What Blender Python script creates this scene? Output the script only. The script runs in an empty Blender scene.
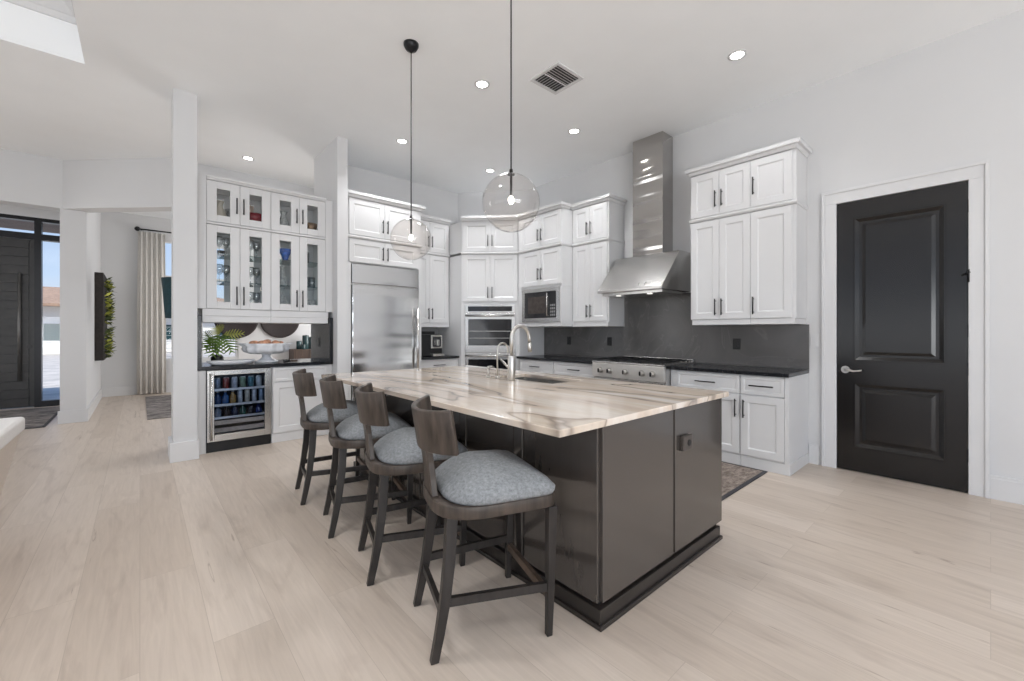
import bpy, bmesh, math, random
from mathutils import Vector, Matrix
random.seed(7)
S = bpy.context.scene
COL = S.collection
PI = math.pi

# ------------------------------------------------------------------ camera
cam_d = bpy.data.cameras.new('camera')
cam = bpy.data.objects.new('camera', cam_d); COL.objects.link(cam)
cam.location = (0, 0, 1.27)
cam.rotation_euler = (PI/2, 0, math.radians(-41.4))
cam_d.sensor_width = 36; cam_d.lens = 36*422/1024
cam_d.shift_y = (332-340.5)/1024
cam_d.clip_start = 0.02
S.camera = cam
# ------------------------------------------------------------------ colour + exposure
S.view_settings.view_transform = 'Standard'
S.view_settings.look = 'None'
S.view_settings.gamma = 1
S.view_settings.use_curve_mapping = False
S.view_settings.exposure = 0.13
try:
    S.cycles.use_denoising = True
    S.cycles.max_bounces = 10; S.cycles.diffuse_bounces = 5; S.cycles.glossy_bounces = 5
    S.cycles.transparent_max_bounces = 24; S.cycles.transmission_bounces = 8
    S.cycles.caustics_reflective = False; S.cycles.caustics_refractive = False
    S.cycles.sample_clamp_indirect = 6
except Exception:
    pass
# ------------------------------------------------------------------ world
W = bpy.data.worlds.new('sky'); S.world = W; W.use_nodes = True
nt = W.node_tree; nt.nodes.clear()
tc = nt.nodes.new('ShaderNodeTexCoord'); sp = nt.nodes.new('ShaderNodeSeparateXYZ')
rp = nt.nodes.new('ShaderNodeValToRGB'); bg = nt.nodes.new('ShaderNodeBackground'); wo = nt.nodes.new('ShaderNodeOutputWorld')
nt.links.new(tc.outputs['Generated'], sp.inputs[0]); nt.links.new(sp.outputs['Z'], rp.inputs[0])
rp.color_ramp.elements[0].position = 0.0; rp.color_ramp.elements[0].color = (0.60, 0.64, 0.70, 1)
rp.color_ramp.elements[-1].position = 0.45; rp.color_ramp.elements[-1].color = (0.22, 0.42, 0.86, 1)
for p_, c_ in ((.02, (.78,.80,.84)), (.09, (.60,.75,.98))):
    x_ = rp.color_ramp.elements.new(p_); x_.color = (*c_, 1)
nt.links.new(rp.outputs[0], bg.inputs[0]); bg.inputs[1].default_value = 0.95
nt.links.new(bg.outputs[0], wo.inputs[0])
# ------------------------------------------------------------------ sun and added fill lights
def lamp(name, kind, loc, rot, energy, color=(1,1,1), size=None, size_y=None, **kw):
    d = bpy.data.lights.new(name, kind); d.energy = energy; d.color = color
    if kind == 'AREA':
        d.shape = 'RECTANGLE' if size_y else 'DISK'; d.size = size
        if size_y: d.size_y = size_y
    for k, v in kw.items(): setattr(d, k, v)
    o = bpy.data.objects.new(name, d); COL.objects.link(o); o.location = loc; o.rotation_euler = rot
    return o
lamp('sun', 'SUN', (0, 0, 20), (math.radians(42), 0, math.radians(-25)), 5.0, (1, .96, .9), angle=.01)
# area lights added behind and left of the camera, tilted up as fill
lamp('fill_rear', 'AREA', (-1.3, -4.75, 1.25), (PI/2+math.radians(52), 0, 0), 300, (.95, .98, 1), 5.0, 2.2)
lamp('fill_left', 'AREA', (-6.75, 0.5, 1.25), (PI/2+math.radians(52), 0, -PI/2), 62, (.96, .98, 1), 8.0, 2.2)
lamp('fill_dining', 'AREA', (4.3, 9.2, 1.7), (PI/2, 0, PI/2), 100, (1, .99, .98), 3.2, 2.4)  # hidden area light added to brighten the dining room and hall

lamp('fill_foyer', 'AREA', (-6.7, 9.6, 1.8), (PI/2, 0, -PI/2), 70, (.98, .99, 1), 1.7, 2.6)  # unseen area light added to brighten the foyer and hall header
# ================================================================== helpers
class MB:
    def __init__(s): s.bm = bmesh.new()
    def _face(s, vs, smooth=False):
        try:
            f = s.bm.faces.new(vs); f.smooth = smooth; return f
        except ValueError: return None
    def hexa(s, P):
        v = [s.bm.verts.new(p) for p in P]
        for q in ((0,3,2,1),(4,5,6,7),(0,1,5,4),(1,2,6,5),(2,3,7,6),(3,0,4,7)): s._face([v[i] for i in q])
        return s
    def box(s, x0, x1, y0, y1, z0, z1):
        x0, x1 = min(x0,x1), max(x0,x1); y0, y1 = min(y0,y1), max(y0,y1); z0, z1 = min(z0,z1), max(z0,z1)
        return s.hexa([(x0,y0,z0),(x1,y0,z0),(x1,y1,z0),(x0,y1,z0),(x0,y0,z1),(x1,y0,z1),(x1,y1,z1),(x0,y1,z1)])
    def frus(s, a, b):   # a,b = (x0,x1,y0,y1,z)
        return s.hexa([(a[0],a[2],a[4]),(a[1],a[2],a[4]),(a[1],a[3],a[4]),(a[0],a[3],a[4]),
                       (b[0],b[2],b[4]),(b[1],b[2],b[4]),(b[1],b[3],b[4]),(b[0],b[3],b[4])])
    def prism(s, poly, z0, z1):
        a = [s.bm.verts.new((x,y,z0)) for x,y in poly]; b = [s.bm.verts.new((x,y,z1)) for x,y in poly]
        n = len(poly)
        s._face(a[::-1]); s._face(b)
        for i in range(n): s._face([a[i], a[(i+1)%n], b[(i+1)%n], b[i]])
        return s
    def prism_y(s, poly, y0, y1):   # poly in x,z
        a = [s.bm.verts.new((x,y0,z)) for x,z in poly]; b = [s.bm.verts.new((x,y1,z)) for x,z in poly]
        n = len(poly); s._face(a); s._face(b[::-1])
        for i in range(n): s._face([a[i], b[i], b[(i+1)%n], a[(i+1)%n]])
        return s
    def rings(s, R, closed=True, smooth=True, cap0=True, cap1=True):
        V = [[s.bm.verts.new(p) for p in r] for r in R]
        n = len(V[0])
        for a, b in zip(V, V[1:]):
            for i in range(n if closed else n-1):
                s._face([a[i], a[(i+1)%n], b[(i+1)%n], b[i]], smooth)
        if cap0: s._face(V[0][::-1])
        if cap1: s._face(V[-1])
        return s
    def tube(s, pts, r, n=10, caps=True):
        pts = [Vector(p) for p in pts]; R = []
        rr = r if isinstance(r, (list, tuple)) else [r]*len(pts)
        up = None
        for i, p in enumerate(pts):
            t = (pts[min(i+1,len(pts)-1)] - pts[max(i-1,0)]).normalized()
            if up is None:
                up = Vector((0,0,1)) if abs(t.z) < .9 else Vector((1,0,0))
            a = t.cross(up)
            if a.length < 1e-6: a = t.cross(Vector((0,1,0)))
            a.normalize(); b = a.cross(t).normalized(); up = b
            R.append([p + (a*math.cos(2*PI*k/n) + b*math.sin(2*PI*k/n))*rr[i] for k in range(n)])
        return s.rings(R, True, True, caps, caps)
    def cyl(s, p0, p1, r, n=16, r1=None): return s.tube([p0, p1], [r, r if r1 is None else r1], n)
    def bar(s, p0, p1, w, h):     # rectangular bar between two points, w sideways, h upward
        p0, p1 = Vector(p0), Vector(p1); t = (p1-p0).normalized()
        up = Vector((0,0,1)) if abs(t.z) < .95 else Vector((1,0,0))
        a = t.cross(up).normalized(); b = a.cross(t).normalized()
        R = [[p + a*i*w/2 + b*j*h/2 for i, j in ((-1,-1),(1,-1),(1,1),(-1,1))] for p in (p0, p1)]
        return s.rings(R, True, False)
    def loft_sq(s, pts):     # (x,y,z,half_x,half_y)
        R = [[(x-a,y-b,z),(x+a,y-b,z),(x+a,y+b,z),(x-a,y+b,z)] for x,y,z,a,b in pts]
        return s.rings(R, True, False)
    def lathe(s, prof, c=(0,0,0), n=24, cap0=True, cap1=True, smooth=True):
        R = [[(c[0]+r*math.cos(2*PI*k/n), c[1]+r*math.sin(2*PI*k/n), c[2]+z) for k in range(n)] for r, z in prof]
        return s.rings(R, True, smooth, cap0, cap1)
    def ball(s, c, r, n=16, m=10, sz=1):
        prof = [(max(r*math.sin(PI*i/m), r*.01), -r*sz*math.cos(PI*i/m)) for i in range(m+1)]
        return s.lathe(prof, c, n)
    def panel(s, x0, x1, z0, z1, y, t, fr=.06, dp=.009, ch=.012, raise_=.0, fx=None):
        """framed door: face at y, back at y+t, a recessed field with a chamfered edge"""
        def ring(i, yy, top=0): return [s.bm.verts.new(p) for p in ((x0+i,yy,z0+i),(x1-i,yy,z0+i),(x1-i,yy,z1-i),(x0+i,yy,z1-i))]
        L = [ring(0, y+t), ring(0, y+.002), ring(.002, y), ring(fr, y), ring(fr+ch, y+dp)]
        if raise_: L += [ring(fr+ch+.02, y+dp), ring(fr+ch+.045, y+dp-raise_)]
        for a, b in zip(L, L[1:]):
            for k in range(4): s._face([a[k], a[(k+1)%4], b[(k+1)%4], b[k]])
        s._face(L[-1]); s._face(L[0][::-1])
        return s
    def frame(s, x0, x1, z0, z1, y0, y1, fr, fb=None, ft=None):   # rectangular frame with a real opening
        fb = fr if fb is None else fb; ft = fr if ft is None else ft
        s.box(x0, x0+fr, y0, y1, z0, z1); s.box(x1-fr, x1, y0, y1, z0, z1)
        s.box(x0+fr, x1-fr, y0, y1, z0, z0+fb); s.box(x0+fr, x1-fr, y0, y1, z1-ft, z1)
        return s
    def xf(s, M):
        s.bm.transform(M); return s
    def build(s, name, mat, parent=None, bevel=0, seg=2, subsurf=0, loc=None):
        me = bpy.data.meshes.new(name)
        bmesh.ops.recalc_face_normals(s.bm, faces=s.bm.faces)
        s.bm.to_mesh(me); s.bm.free()
        if mat: me.materials.append(mat)
        o = bpy.data.objects.new(name, me); COL.objects.link(o)
        if parent: o.parent = parent
        if loc: o.location = loc
        if bevel:
            m = o.modifiers.new('bevel', 'BEVEL'); m.width = bevel; m.segments = seg; m.limit_method = 'ANGLE'; m.angle_limit = math.radians(40)
        if subsurf:
            m = o.modifiers.new('sub', 'SUBSURF'); m.levels = m.render_levels = subsurf
        return o

def tag(o, label=None, cat=None, group=None, kind=None):
    if label: o['label'] = label
    if cat: o['category'] = cat
    if group: o['group'] = group
    if kind: o['kind'] = kind
    return o
def thing(name, label, cat, loc=(0,0,0), rz=0, group=None):
    o = bpy.data.objects.new(name, None); COL.objects.link(o); o.empty_display_size = .05
    o.location = loc; o.rotation_euler = (0,0,rz)
    return tag(o, label, cat, group)
def copy_tree(o, parent=None):
    c = o.copy(); COL.objects.link(c)
    if parent: c.parent = parent
    for ch in list(o.children):
        copy_tree(ch, c)
    return c
def struct(name, mb, mat, parent=None, bevel=0, label=None):
    o = mb.build(name, mat, parent, bevel)
    if parent is None: o['kind'] = 'structure'
    if label: o['label'] = label
    return o

# ================================================================== materials
def new_mat(name):
    m = bpy.data.materials.new(name); m.use_nodes = True
    n = m.node_tree; b = n.nodes['Principled BSDF']
    return m, n, b
def pm(name, col, rough=.5, metal=0, noise=0, nscale=20, bump=0, emis=None, estr=0, coat=0, spec=None, aniso=0, stretch=(1,1,1)):
    m, n, b = new_mat(name)
    b.inputs['Base Color'].default_value = (*col, 1); b.inputs['Roughness'].default_value = rough; b.inputs['Metallic'].default_value = metal
    if coat: b.inputs['Coat Weight'].default_value = coat; b.inputs['Coat Roughness'].default_value = .08
    if spec is not None: b.inputs['Specular IOR Level'].default_value = spec
    if emis: b.inputs['Emission Color'].default_value = (*emis, 1); b.inputs['Emission Strength'].default_value = estr
    t = n.nodes.new('ShaderNodeTexCoord'); mp = n.nodes.new('ShaderNodeMapping'); mp.inputs['Scale'].default_value = stretch
    nz = n.nodes.new('ShaderNodeTexNoise'); nz.inputs['Scale'].default_value = nscale; nz.inputs['Detail'].default_value = 4
    n.links.new(t.outputs['Object'], mp.inputs[0]); n.links.new(mp.outputs[0], nz.inputs['Vector'])
    if noise:
        r = n.nodes.new('ShaderNodeValToRGB')
        r.color_ramp.elements[0].position = .3; r.color_ramp.elements[1].position = .7
        r.color_ramp.elements[0].color = (*[max(0, c*(1-noise)) for c in col], 1)
        r.color_ramp.elements[1].color = (*[min(1, c*(1+noise)) for c in col], 1)
        n.links.new(nz.outputs['Fac'], r.inputs[0]); n.links.new(r.outputs[0], b.inputs['Base Color'])
    if bump:
        bp = n.nodes.new('ShaderNodeBump'); bp.inputs['Strength'].default_value = bump; bp.inputs['Distance'].default_value = .004
        n.links.new(nz.outputs['Fac'], bp.inputs['Height']); n.links.new(bp.outputs[0], b.inputs['Normal'])
    return m
M = {}
M['wall'] = pm('wall_paint', (.67,.67,.675), .6, noise=.01, nscale=3)
M['ceil'] = pm('ceiling_paint', (.925,.94,.95), .7, noise=.01, nscale=3)
M['trim'] = pm('trim_paint', (.685,.685,.69), .4, noise=.01, nscale=3)
M['cab'] = pm('cabinet_paint', (.685,.685,.69), .35, noise=.008, nscale=4)
M['black'] = pm('black_metal', (.02,.02,.022), .35, .6, noise=.1)
M['handle'] = pm('dark_bronze_metal', (.035,.033,.033), .38, .7, noise=.1)
M['steel'] = pm('brushed_steel', (.60,.59,.575), .27, 1, noise=.015, nscale=14, stretch=(1,1,60))
M['steelv'] = pm('brushed_steel_sheet', (.57,.56,.545), .24, 1, noise=.06, nscale=14, stretch=(60,60,1))
def undulating_steel(name, col, rough, sc, strength):
    m, n, b = new_mat(name)
    b.inputs['Metallic'].default_value = 1; b.inputs['Base Color'].default_value = (*col, 1); b.inputs['Roughness'].default_value = rough
    t = n.nodes.new('ShaderNodeTexCoord'); mp = n.nodes.new('ShaderNodeMapping'); mp.inputs['Scale'].default_value = sc
    nz = n.nodes.new('ShaderNodeTexNoise'); nz.inputs['Scale'].default_value = 1; nz.inputs['Detail'].default_value = 1
    bp = n.nodes.new('ShaderNodeBump'); bp.inputs['Strength'].default_value = strength; bp.inputs['Distance'].default_value = .05
    n.links.new(t.outputs['Object'], mp.inputs[0]); n.links.new(mp.outputs[0], nz.inputs['Vector'])
    n.links.new(nz.outputs['Fac'], bp.inputs['Height']); n.links.new(bp.outputs[0], b.inputs['Normal'])
    return m
M['fsteel'] = undulating_steel('refrigerator_steel', (.66,.665,.67), .15, (.25,.25,2.8), .6)
M['csteel'] = undulating_steel('chimney_steel', (.50,.485,.47), .10, (.4,.4,6), .7)
M['nickel'] = pm('satin_nickel', (.56,.54,.51), .34, 1, noise=.03)
M['espresso'] = pm('espresso_lacquer', (.050,.042,.037), .22, 0, noise=.04, nscale=6, stretch=(6,6,1), spec=1.0, coat=.35)
M['esp_base'] = pm('espresso_base', (.022,.018,.016), .3, 0, noise=.08, nscale=6)
M['esp_dark'] = pm('black_reveal', (.008,.008,.008), .5, noise=.1)
M['door'] = pm('black_brown_door_paint', (.0075,.0062,.0056), .22, 0, noise=.15, nscale=3, spec=.5)
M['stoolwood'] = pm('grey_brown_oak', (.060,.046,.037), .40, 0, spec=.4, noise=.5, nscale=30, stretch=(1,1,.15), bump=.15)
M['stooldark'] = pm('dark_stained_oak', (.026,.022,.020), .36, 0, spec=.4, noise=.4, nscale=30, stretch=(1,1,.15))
M['footrest'] = pm('worn_bronze_footrest', (.14,.10,.075), .4, .3, noise=.3)
M['screen'] = pm('black_appliance_glass', (.010,.010,.012), .06, 0, noise=.1, spec=.7)
M['inner'] = pm('dark_cavity', (.02,.02,.022), .6, noise=.2)
M['plastic'] = pm('black_plastic', (.007,.007,.008), .35, noise=.1)
M['white_ceramic'] = pm('white_ceramic', (.80,.82,.86), .18, noise=.02)
M['teal'] = pm('teal_glass', (.015,.045,.05), .1, noise=.3, spec=.7)
M['basket'] = pm('dark_woven_fibre', (.016,.008,.008), .6, noise=.6, nscale=60, bump=.6)
M['walnut'] = pm('slatted_walnut', (.085,.055,.042), .5, noise=.4, nscale=25, stretch=(1,1,.1))
M['leaf'] = pm('green_leaf', (.11,.20,.025), .4, noise=.5, nscale=14)
M['leafy'] = pm('yellow_green_leaf', (.36,.38,.06), .45, noise=.5, nscale=14)
M['curtain'] = pm('cream_linen', (.72,.69,.65), .8, noise=.08, nscale=60, bump=.1)
M['sofa'] = pm('cream_upholstery', (.70,.62,.55), .8, noise=.06, nscale=80, bump=.2)
M['sofatop'] = pm('lit_cream_upholstery', (.82,.80,.78), .75, noise=.04, nscale=80, bump=.2)  # lighter copy of the cream; light on the back top put into colour
M['shell'] = pm('peach_shell', (.72,.36,.22), .5, noise=.35, nscale=30)
M['paver'] = pm('pale_pavers', (.52,.47,.42), .8, noise=.25, nscale=2)
M['stucco'] = pm('white_stucco', (.72,.72,.70), .8, noise=.05)
M['tile'] = pm('tan_roof_tile', (.34,.22,.15), .8, noise=.3, nscale=6)
M['soffit'] = pm('brown_wood_soffit', (.13,.07,.045), .6, noise=.4, nscale=5, stretch=(1,12,1))
M['hedge'] = pm('hedge_green', (.03,.09,.03), .8, noise=.6, nscale=20)
M['lit'] = pm('lamp_lens', (1,1,1), .4, emis=(1,.97,.92), estr=14)
M['bulb'] = pm('lit_bulb', (1,1,1), .4, emis=(1,.93,.82), estr=22)
M['charcoal'] = pm('charcoal_fabric', (.05,.05,.055), .9, noise=.3, nscale=80)
M['blueglass'] = pm('blue_glass', (.02,.10,.42), .12, noise=.5, nscale=25)
M['redglass'] = pm('ruby_glass', (.22,.008,.02), .1, noise=.3)
M['pewter'] = pm('grey_crystal', (.42,.43,.43), .12, noise=.3, nscale=30)
M['shelfwood'] = pm('pale_wood_shelf_front', (.50,.38,.28), .5, noise=.2)

def glass_mat(name, tint, refl=1.0, rough=.02):
    m = bpy.data.materials.new(name); m.use_nodes = True; n = m.node_tree; n.nodes.clear()
    o = n.nodes.new('ShaderNodeOutputMaterial'); mx = n.nodes.new('ShaderNodeMixShader')
    tr = n.nodes.new('ShaderNodeBsdfTransparent'); gl = n.nodes.new('ShaderNodeBsdfGlossy'); fr = n.nodes.new('ShaderNodeFresnel')
    fr.inputs['IOR'].default_value = 1.45; gl.inputs['Roughness'].default_value = rough
    tr.inputs['Color'].default_value = (*tint, 1)
    ge = n.nodes.new('ShaderNodeNewGeometry'); inv = n.nodes.new('ShaderNodeMath'); inv.operation = 'SUBTRACT'; inv.inputs[0].default_value = 1
    mu = n.nodes.new('ShaderNodeMath'); mu.operation = 'MULTIPLY'; mu.use_clamp = True
    # back faces of the sheet reflect as its front faces do
    n.links.new(ge.outputs['Backfacing'], inv.inputs[1])
    mu.inputs[1].default_value = refl; n.links.new(fr.outputs[0], mu.inputs[0])
    m2 = n.nodes.new('ShaderNodeMath'); m2.operation = 'MULTIPLY'
    n.links.new(mu.outputs[0], m2.inputs[0]); n.links.new(inv.outputs[0], m2.inputs[1])
    n.links.new(m2.outputs[0], mx.inputs[0]); n.links.new(tr.outputs[0], mx.inputs[1]); n.links.new(gl.outputs[0], mx.inputs[2])
    n.links.new(mx.outputs[0], o.inputs[0]); return m
M['glass'] = glass_mat('clear_pane', (.97,.98,.98))
M['globe'] = glass_mat('smoked_globe_glass', (.955,.935,.918), 1.8)
M['cglass'] = glass_mat('cooler_pane', (.78,.83,.90), 1.2)
M['crystal'] = glass_mat('clear_glassware', (.86,.88,.89), 5, .08)
M['shelfglass'] = glass_mat('glass_shelf', (.62,.74,.74), 1.5)

def floor_mat():
    m, n, b = new_mat('oak_plank_floor')
    t = n.nodes.new('ShaderNodeTexCoord'); mp = n.nodes.new('ShaderNodeMapping'); mp.inputs['Rotation'].default_value = (0,0,PI/2)
    n.links.new(t.outputs['Object'], mp.inputs[0])
    br = n.nodes.new('ShaderNodeTexBrick'); n.links.new(mp.outputs[0], br.inputs['Vector'])
    br.inputs['Scale'].default_value = 1; br.inputs['Brick Width'].default_value = 2.1; br.inputs['Row Height'].default_value = .225
    br.inputs['Mortar Size'].default_value = .0012; br.inputs['Mortar Smooth'].default_value = .2; br.offset = .37; br.inputs['Bias'].default_value = 0
    br.inputs['Color1'].default_value = (0,0,0,1); br.inputs['Color2'].default_value = (1,1,1,1); br.inputs['Mortar'].default_value = (.5,.5,.5,1)
    # per plank tone
    cr = n.nodes.new('ShaderNodeValToRGB'); n.links.new(br.outputs['Color'], cr.inputs[0])
    cr.color_ramp.elements[0].color = (.56,.475,.40,1); cr.color_ramp.elements[1].color = (.635,.55,.475,1)
    # grain offset per plank
    ad = n.nodes.new('ShaderNodeVectorMath'); ad.operation = 'MULTIPLY_ADD'; n.links.new(br.outputs['Color'], ad.inputs[0]); ad.inputs[1].default_value = (7,13,5); n.links.new(t.outputs['Object'], ad.inputs[2])
    m2 = n.nodes.new('ShaderNodeMapping'); m2.inputs['Scale'].default_value = (26,1.5,1); n.links.new(ad.outputs[0], m2.inputs[0])
    g = n.nodes.new('ShaderNodeTexNoise'); g.inputs['Scale'].default_value = 1.3; g.inputs['Detail'].default_value = 6; g.inputs['Roughness'].default_value = .62; g.inputs['Distortion'].default_value = 1.3
    n.links.new(m2.outputs[0], g.inputs['Vector'])
    gr = n.nodes.new('ShaderNodeValToRGB'); n.links.new(g.outputs['Fac'], gr.inputs[0])
    gr.color_ramp.elements[0].position = .28; gr.color_ramp.elements[0].color = (.91,.90,.89,1)
    gr.color_ramp.elements[1].position = .68; gr.color_ramp.elements[1].color = (1.05,1.05,1.05,1)
    mx = n.nodes.new('ShaderNodeMixRGB'); mx.blend_type = 'MULTIPLY'; mx.inputs[0].default_value = 1
    n.links.new(cr.outputs[0], mx.inputs[1]); n.links.new(gr.outputs[0], mx.inputs[2])
    # cathedral patches and knots
    m3 = n.nodes.new('ShaderNodeMapping'); m3.inputs['Scale'].default_value = (5,.9,1); n.links.new(ad.outputs[0], m3.inputs[0])
    k = n.nodes.new('ShaderNodeTexNoise'); k.inputs['Scale'].default_value = 1; k.inputs['Detail'].default_value = 5; k.inputs['Distortion'].default_value = 2.2; n.links.new(m3.outputs[0], k.inputs['Vector'])
    kr = n.nodes.new('ShaderNodeValToRGB'); n.links.new(k.outputs['Fac'], kr.inputs[0])
    e = kr.color_ramp.elements; e[0].position = .30; e[0].color = (.74,.71,.69,1); e[1].position = .46; e[1].color = (1,1,1,1)
    mx2 = n.nodes.new('ShaderNodeMixRGB'); mx2.blend_type = 'MULTIPLY'; mx2.inputs[0].default_value = .55
    n.links.new(mx.outputs[0], mx2.inputs[1]); n.links.new(kr.outputs[0], mx2.inputs[2])
    # thin cracks
    m4 = n.nodes.new('ShaderNodeMapping'); m4.inputs['Scale'].default_value = (8,.42,1); n.links.new(ad.outputs[0], m4.inputs[0])
    c2 = n.nodes.new('ShaderNodeTexNoise'); c2.inputs['Scale'].default_value = 1.1; c2.inputs['Detail'].default_value = 3; c2.inputs['Distortion'].default_value = .6; n.links.new(m4.outputs[0], c2.inputs['Vector'])
    c3 = n.nodes.new('ShaderNodeValToRGB'); n.links.new(c2.outputs['Fac'], c3.inputs[0])
    e = c3.color_ramp.elements; e[0].position = .69; e[0].color = (1,1,1,1); e[1].position = .704; e[1].color = (1,1,1,1); x = e.new(.697); x.color = (.62,.57,.53,1)
    mx3 = n.nodes.new('ShaderNodeMixRGB'); mx3.blend_type = 'MULTIPLY'; mx3.inputs[0].default_value = 1
    n.links.new(mx2.outputs[0], mx3.inputs[1]); n.links.new(c3.outputs[0], mx3.inputs[2])
    mo = n.nodes.new('ShaderNodeMixRGB'); n.links.new(br.outputs['Fac'], mo.inputs[0]); n.links.new(mx3.outputs[0], mo.inputs[1]); mo.inputs[2].default_value = (.46,.385,.32,1)
    n.links.new(mo.outputs[0], b.inputs['Base Color'])
    b.inputs['Roughness'].default_value = .42
    bp = n.nodes.new('ShaderNodeBump'); bp.inputs['Strength'].default_value = .08; bp.inputs['Distance'].default_value = .002
    n.links.new(g.outputs['Fac'], bp.inputs['Height']); n.links.new(bp.outputs[0], b.inputs['Normal'])
    return m
M['floor'] = floor_mat()

def quartz_mat():
    m, n, b = new_mat('veined_quartzite')
    t = n.nodes.new('ShaderNodeTexCoord')
    rot = n.nodes.new('ShaderNodeMapping'); rot.inputs['Rotation'].default_value = (0,0,math.radians(-12)); rot.inputs['Scale'].default_value = (1.7,.34,1)
    n.links.new(t.outputs['Object'], rot.inputs[0])
    nz = n.nodes.new('ShaderNodeTexNoise'); nz.inputs['Scale'].default_value = 1.25; nz.inputs['Detail'].default_value = 3; nz.inputs['Distortion'].default_value = .8; nz.inputs['Roughness'].default_value = .5
    n.links.new(rot.outputs[0], nz.inputs['Vector'])
    r = n.nodes.new('ShaderNodeValToRGB'); n.links.new(nz.outputs['Fac'], r.inputs[0]); e = r.color_ramp.elements
    e[0].position = .0; e[0].color = (.77,.70,.62,1); e[1].position = 1; e[1].color = (.77,.71,.64,1)
    for p, c in ((.33,(.74,.65,.56)),(.375,(.66,.56,.46)),(.392,(.33,.27,.225)),(.40,(.72,.63,.54)),(.44,(.78,.71,.64)),(.53,(.72,.61,.51)),(.565,(.63,.54,.46)),(.580,(.30,.26,.23)),(.588,(.52,.44,.375)),(.62,(.60,.51,.43)),(.64,(.78,.72,.66))):
        x = e.new(p); x.color = (*c, 1)
    n2 = n.nodes.new('ShaderNodeTexNoise'); n2.inputs['Scale'].default_value = 22; n2.inputs['Detail'].default_value = 6; n.links.new(rot.outputs[0], n2.inputs['Vector'])
    r2 = n.nodes.new('ShaderNodeValToRGB'); n.links.new(n2.outputs['Fac'], r2.inputs[0]); r2.color_ramp.elements[0].position = .3; r2.color_ramp.elements[0].color = (.90,.88,.86,1); r2.color_ramp.elements[1].position = .6
    mx = n.nodes.new('ShaderNodeMixRGB'); mx.blend_type = 'MULTIPLY'; mx.inputs[0].default_value = .7
    n.links.new(r.outputs[0], mx.inputs[1]); n.links.new(r2.outputs[0], mx.inputs[2]); n.links.new(mx.outputs[0], b.inputs['Base Color'])
    b.inputs['Roughness'].default_value = .07
    return m
M['quartz'] = quartz_mat()

def stone_mat(name, base, vein, rough, scale):
    m, n, b = new_mat(name)
    t = n.nodes.new('ShaderNodeTexCoord'); nz = n.nodes.new('ShaderNodeTexNoise'); nz.inputs['Scale'].default_value = scale; nz.inputs['Detail'].default_value = 5; nz.inputs['Distortion'].default_value = 1.5
    n.links.new(t.outputs['Object'], nz.inputs['Vector'])
    r = n.nodes.new('ShaderNodeValToRGB'); n.links.new(nz.outputs['Fac'], r.inputs[0]); e = r.color_ramp.elements
    e[0].position = .2; e[0].color = (*[c*.7 for c in base], 1); e[1].position = .8; e[1].color = (*[c*1.3 for c in base], 1)
    for p, c in ((.488, base), (.497, vein), (.506, base)):
        x = e.new(p); x.color = (*c, 1)
    n.links.new(r.outputs[0], b.inputs['Base Color']); b.inputs['Roughness'].default_value = rough
    return m
M['splash'] = stone_mat('charcoal_veined_stone', (.115,.110,.108), (.15,.145,.14), .2, 1.6)
M['counter'] = stone_mat('black_counter_stone', (.011,.012,.015), (.02,.02,.022), .2, 3)

def rug_mat(name, a, c, scale):
    m, n, b = new_mat(name)
    t = n.nodes.new('ShaderNodeTexCoord'); mp = n.nodes.new('ShaderNodeMapping'); mp.inputs['Scale'].default_value = (1,2.2,1)
    n.links.new(t.outputs['Object'], mp.inputs[0])
    nz = n.nodes.new('ShaderNodeTexNoise'); nz.inputs['Scale'].default_value = scale; nz.inputs['Detail'].default_value = 8; nz.inputs['Roughness'].default_value = .8; n.links.new(mp.outputs[0], nz.inputs['Vector'])
    r = n.nodes.new('ShaderNodeValToRGB'); r.color_ramp.elements[0].position = .38; r.color_ramp.elements[1].position = .62
    r.color_ramp.elements[0].color = (*a,1); r.color_ramp.elements[1].color = (*c,1)
    n.links.new(nz.outputs['Fac'], r.inputs[0]); n.links.new(r.outputs[0], b.inputs['Base Color']); b.inputs['Roughness'].default_value = .95
    return m
M['rug'] = rug_mat('faded_rug_pile', (.10,.075,.06), (.36,.30,.26), 9)
M['rug2'] = rug_mat('grey_rug_pile', (.045,.04,.04), (.36,.32,.30), 3.5)
def fabric_mat():
    m, n, b = new_mat('heathered_grey_fabric')
    t = n.nodes.new('ShaderNodeTexCoord'); nz = n.nodes.new('ShaderNodeTexNoise'); nz.inputs['Scale'].default_value = 70; nz.inputs['Detail'].default_value = 8; nz.inputs['Roughness'].default_value = .8
    n.links.new(t.outputs['Object'], nz.inputs['Vector'])
    r = n.nodes.new('ShaderNodeValToRGB'); r.color_ramp.elements[0].position = .33; r.color_ramp.elements[1].position = .68
    r.color_ramp.elements[0].color = (.135,.142,.150,1); r.color_ramp.elements[1].color = (.335,.348,.358,1)
    n.links.new(nz.outputs['Fac'], r.inputs[0]); n.links.new(r.outputs[0], b.inputs['Base Color']); b.inputs['Roughness'].default_value = .85
    bp = n.nodes.new('ShaderNodeBump'); bp.inputs['Strength'].default_value = .25; bp.inputs['Distance'].default_value = .002
    n.links.new(nz.outputs['Fac'], bp.inputs['Height']); n.links.new(bp.outputs[0], b.inputs['Normal'])
    return m
M['fabric'] = fabric_mat()

# ================================================================== the setting
XR, YB, CH = 4.88, 6.05, 3.65
struct('floor', MB().box(-7, 5.1, -5, 10.75, -.12, 0).box(-.77, 5.1, 10.75, 11.7, -.12, 0), M['floor'])
tx, ty = -.367, 5.32
struct('ceiling', MB().box(tx, 5.1, -5, 11.7, CH, CH+.02).box(-7, tx, ty, 11.7, CH, CH+.02), M['ceil'])
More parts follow.
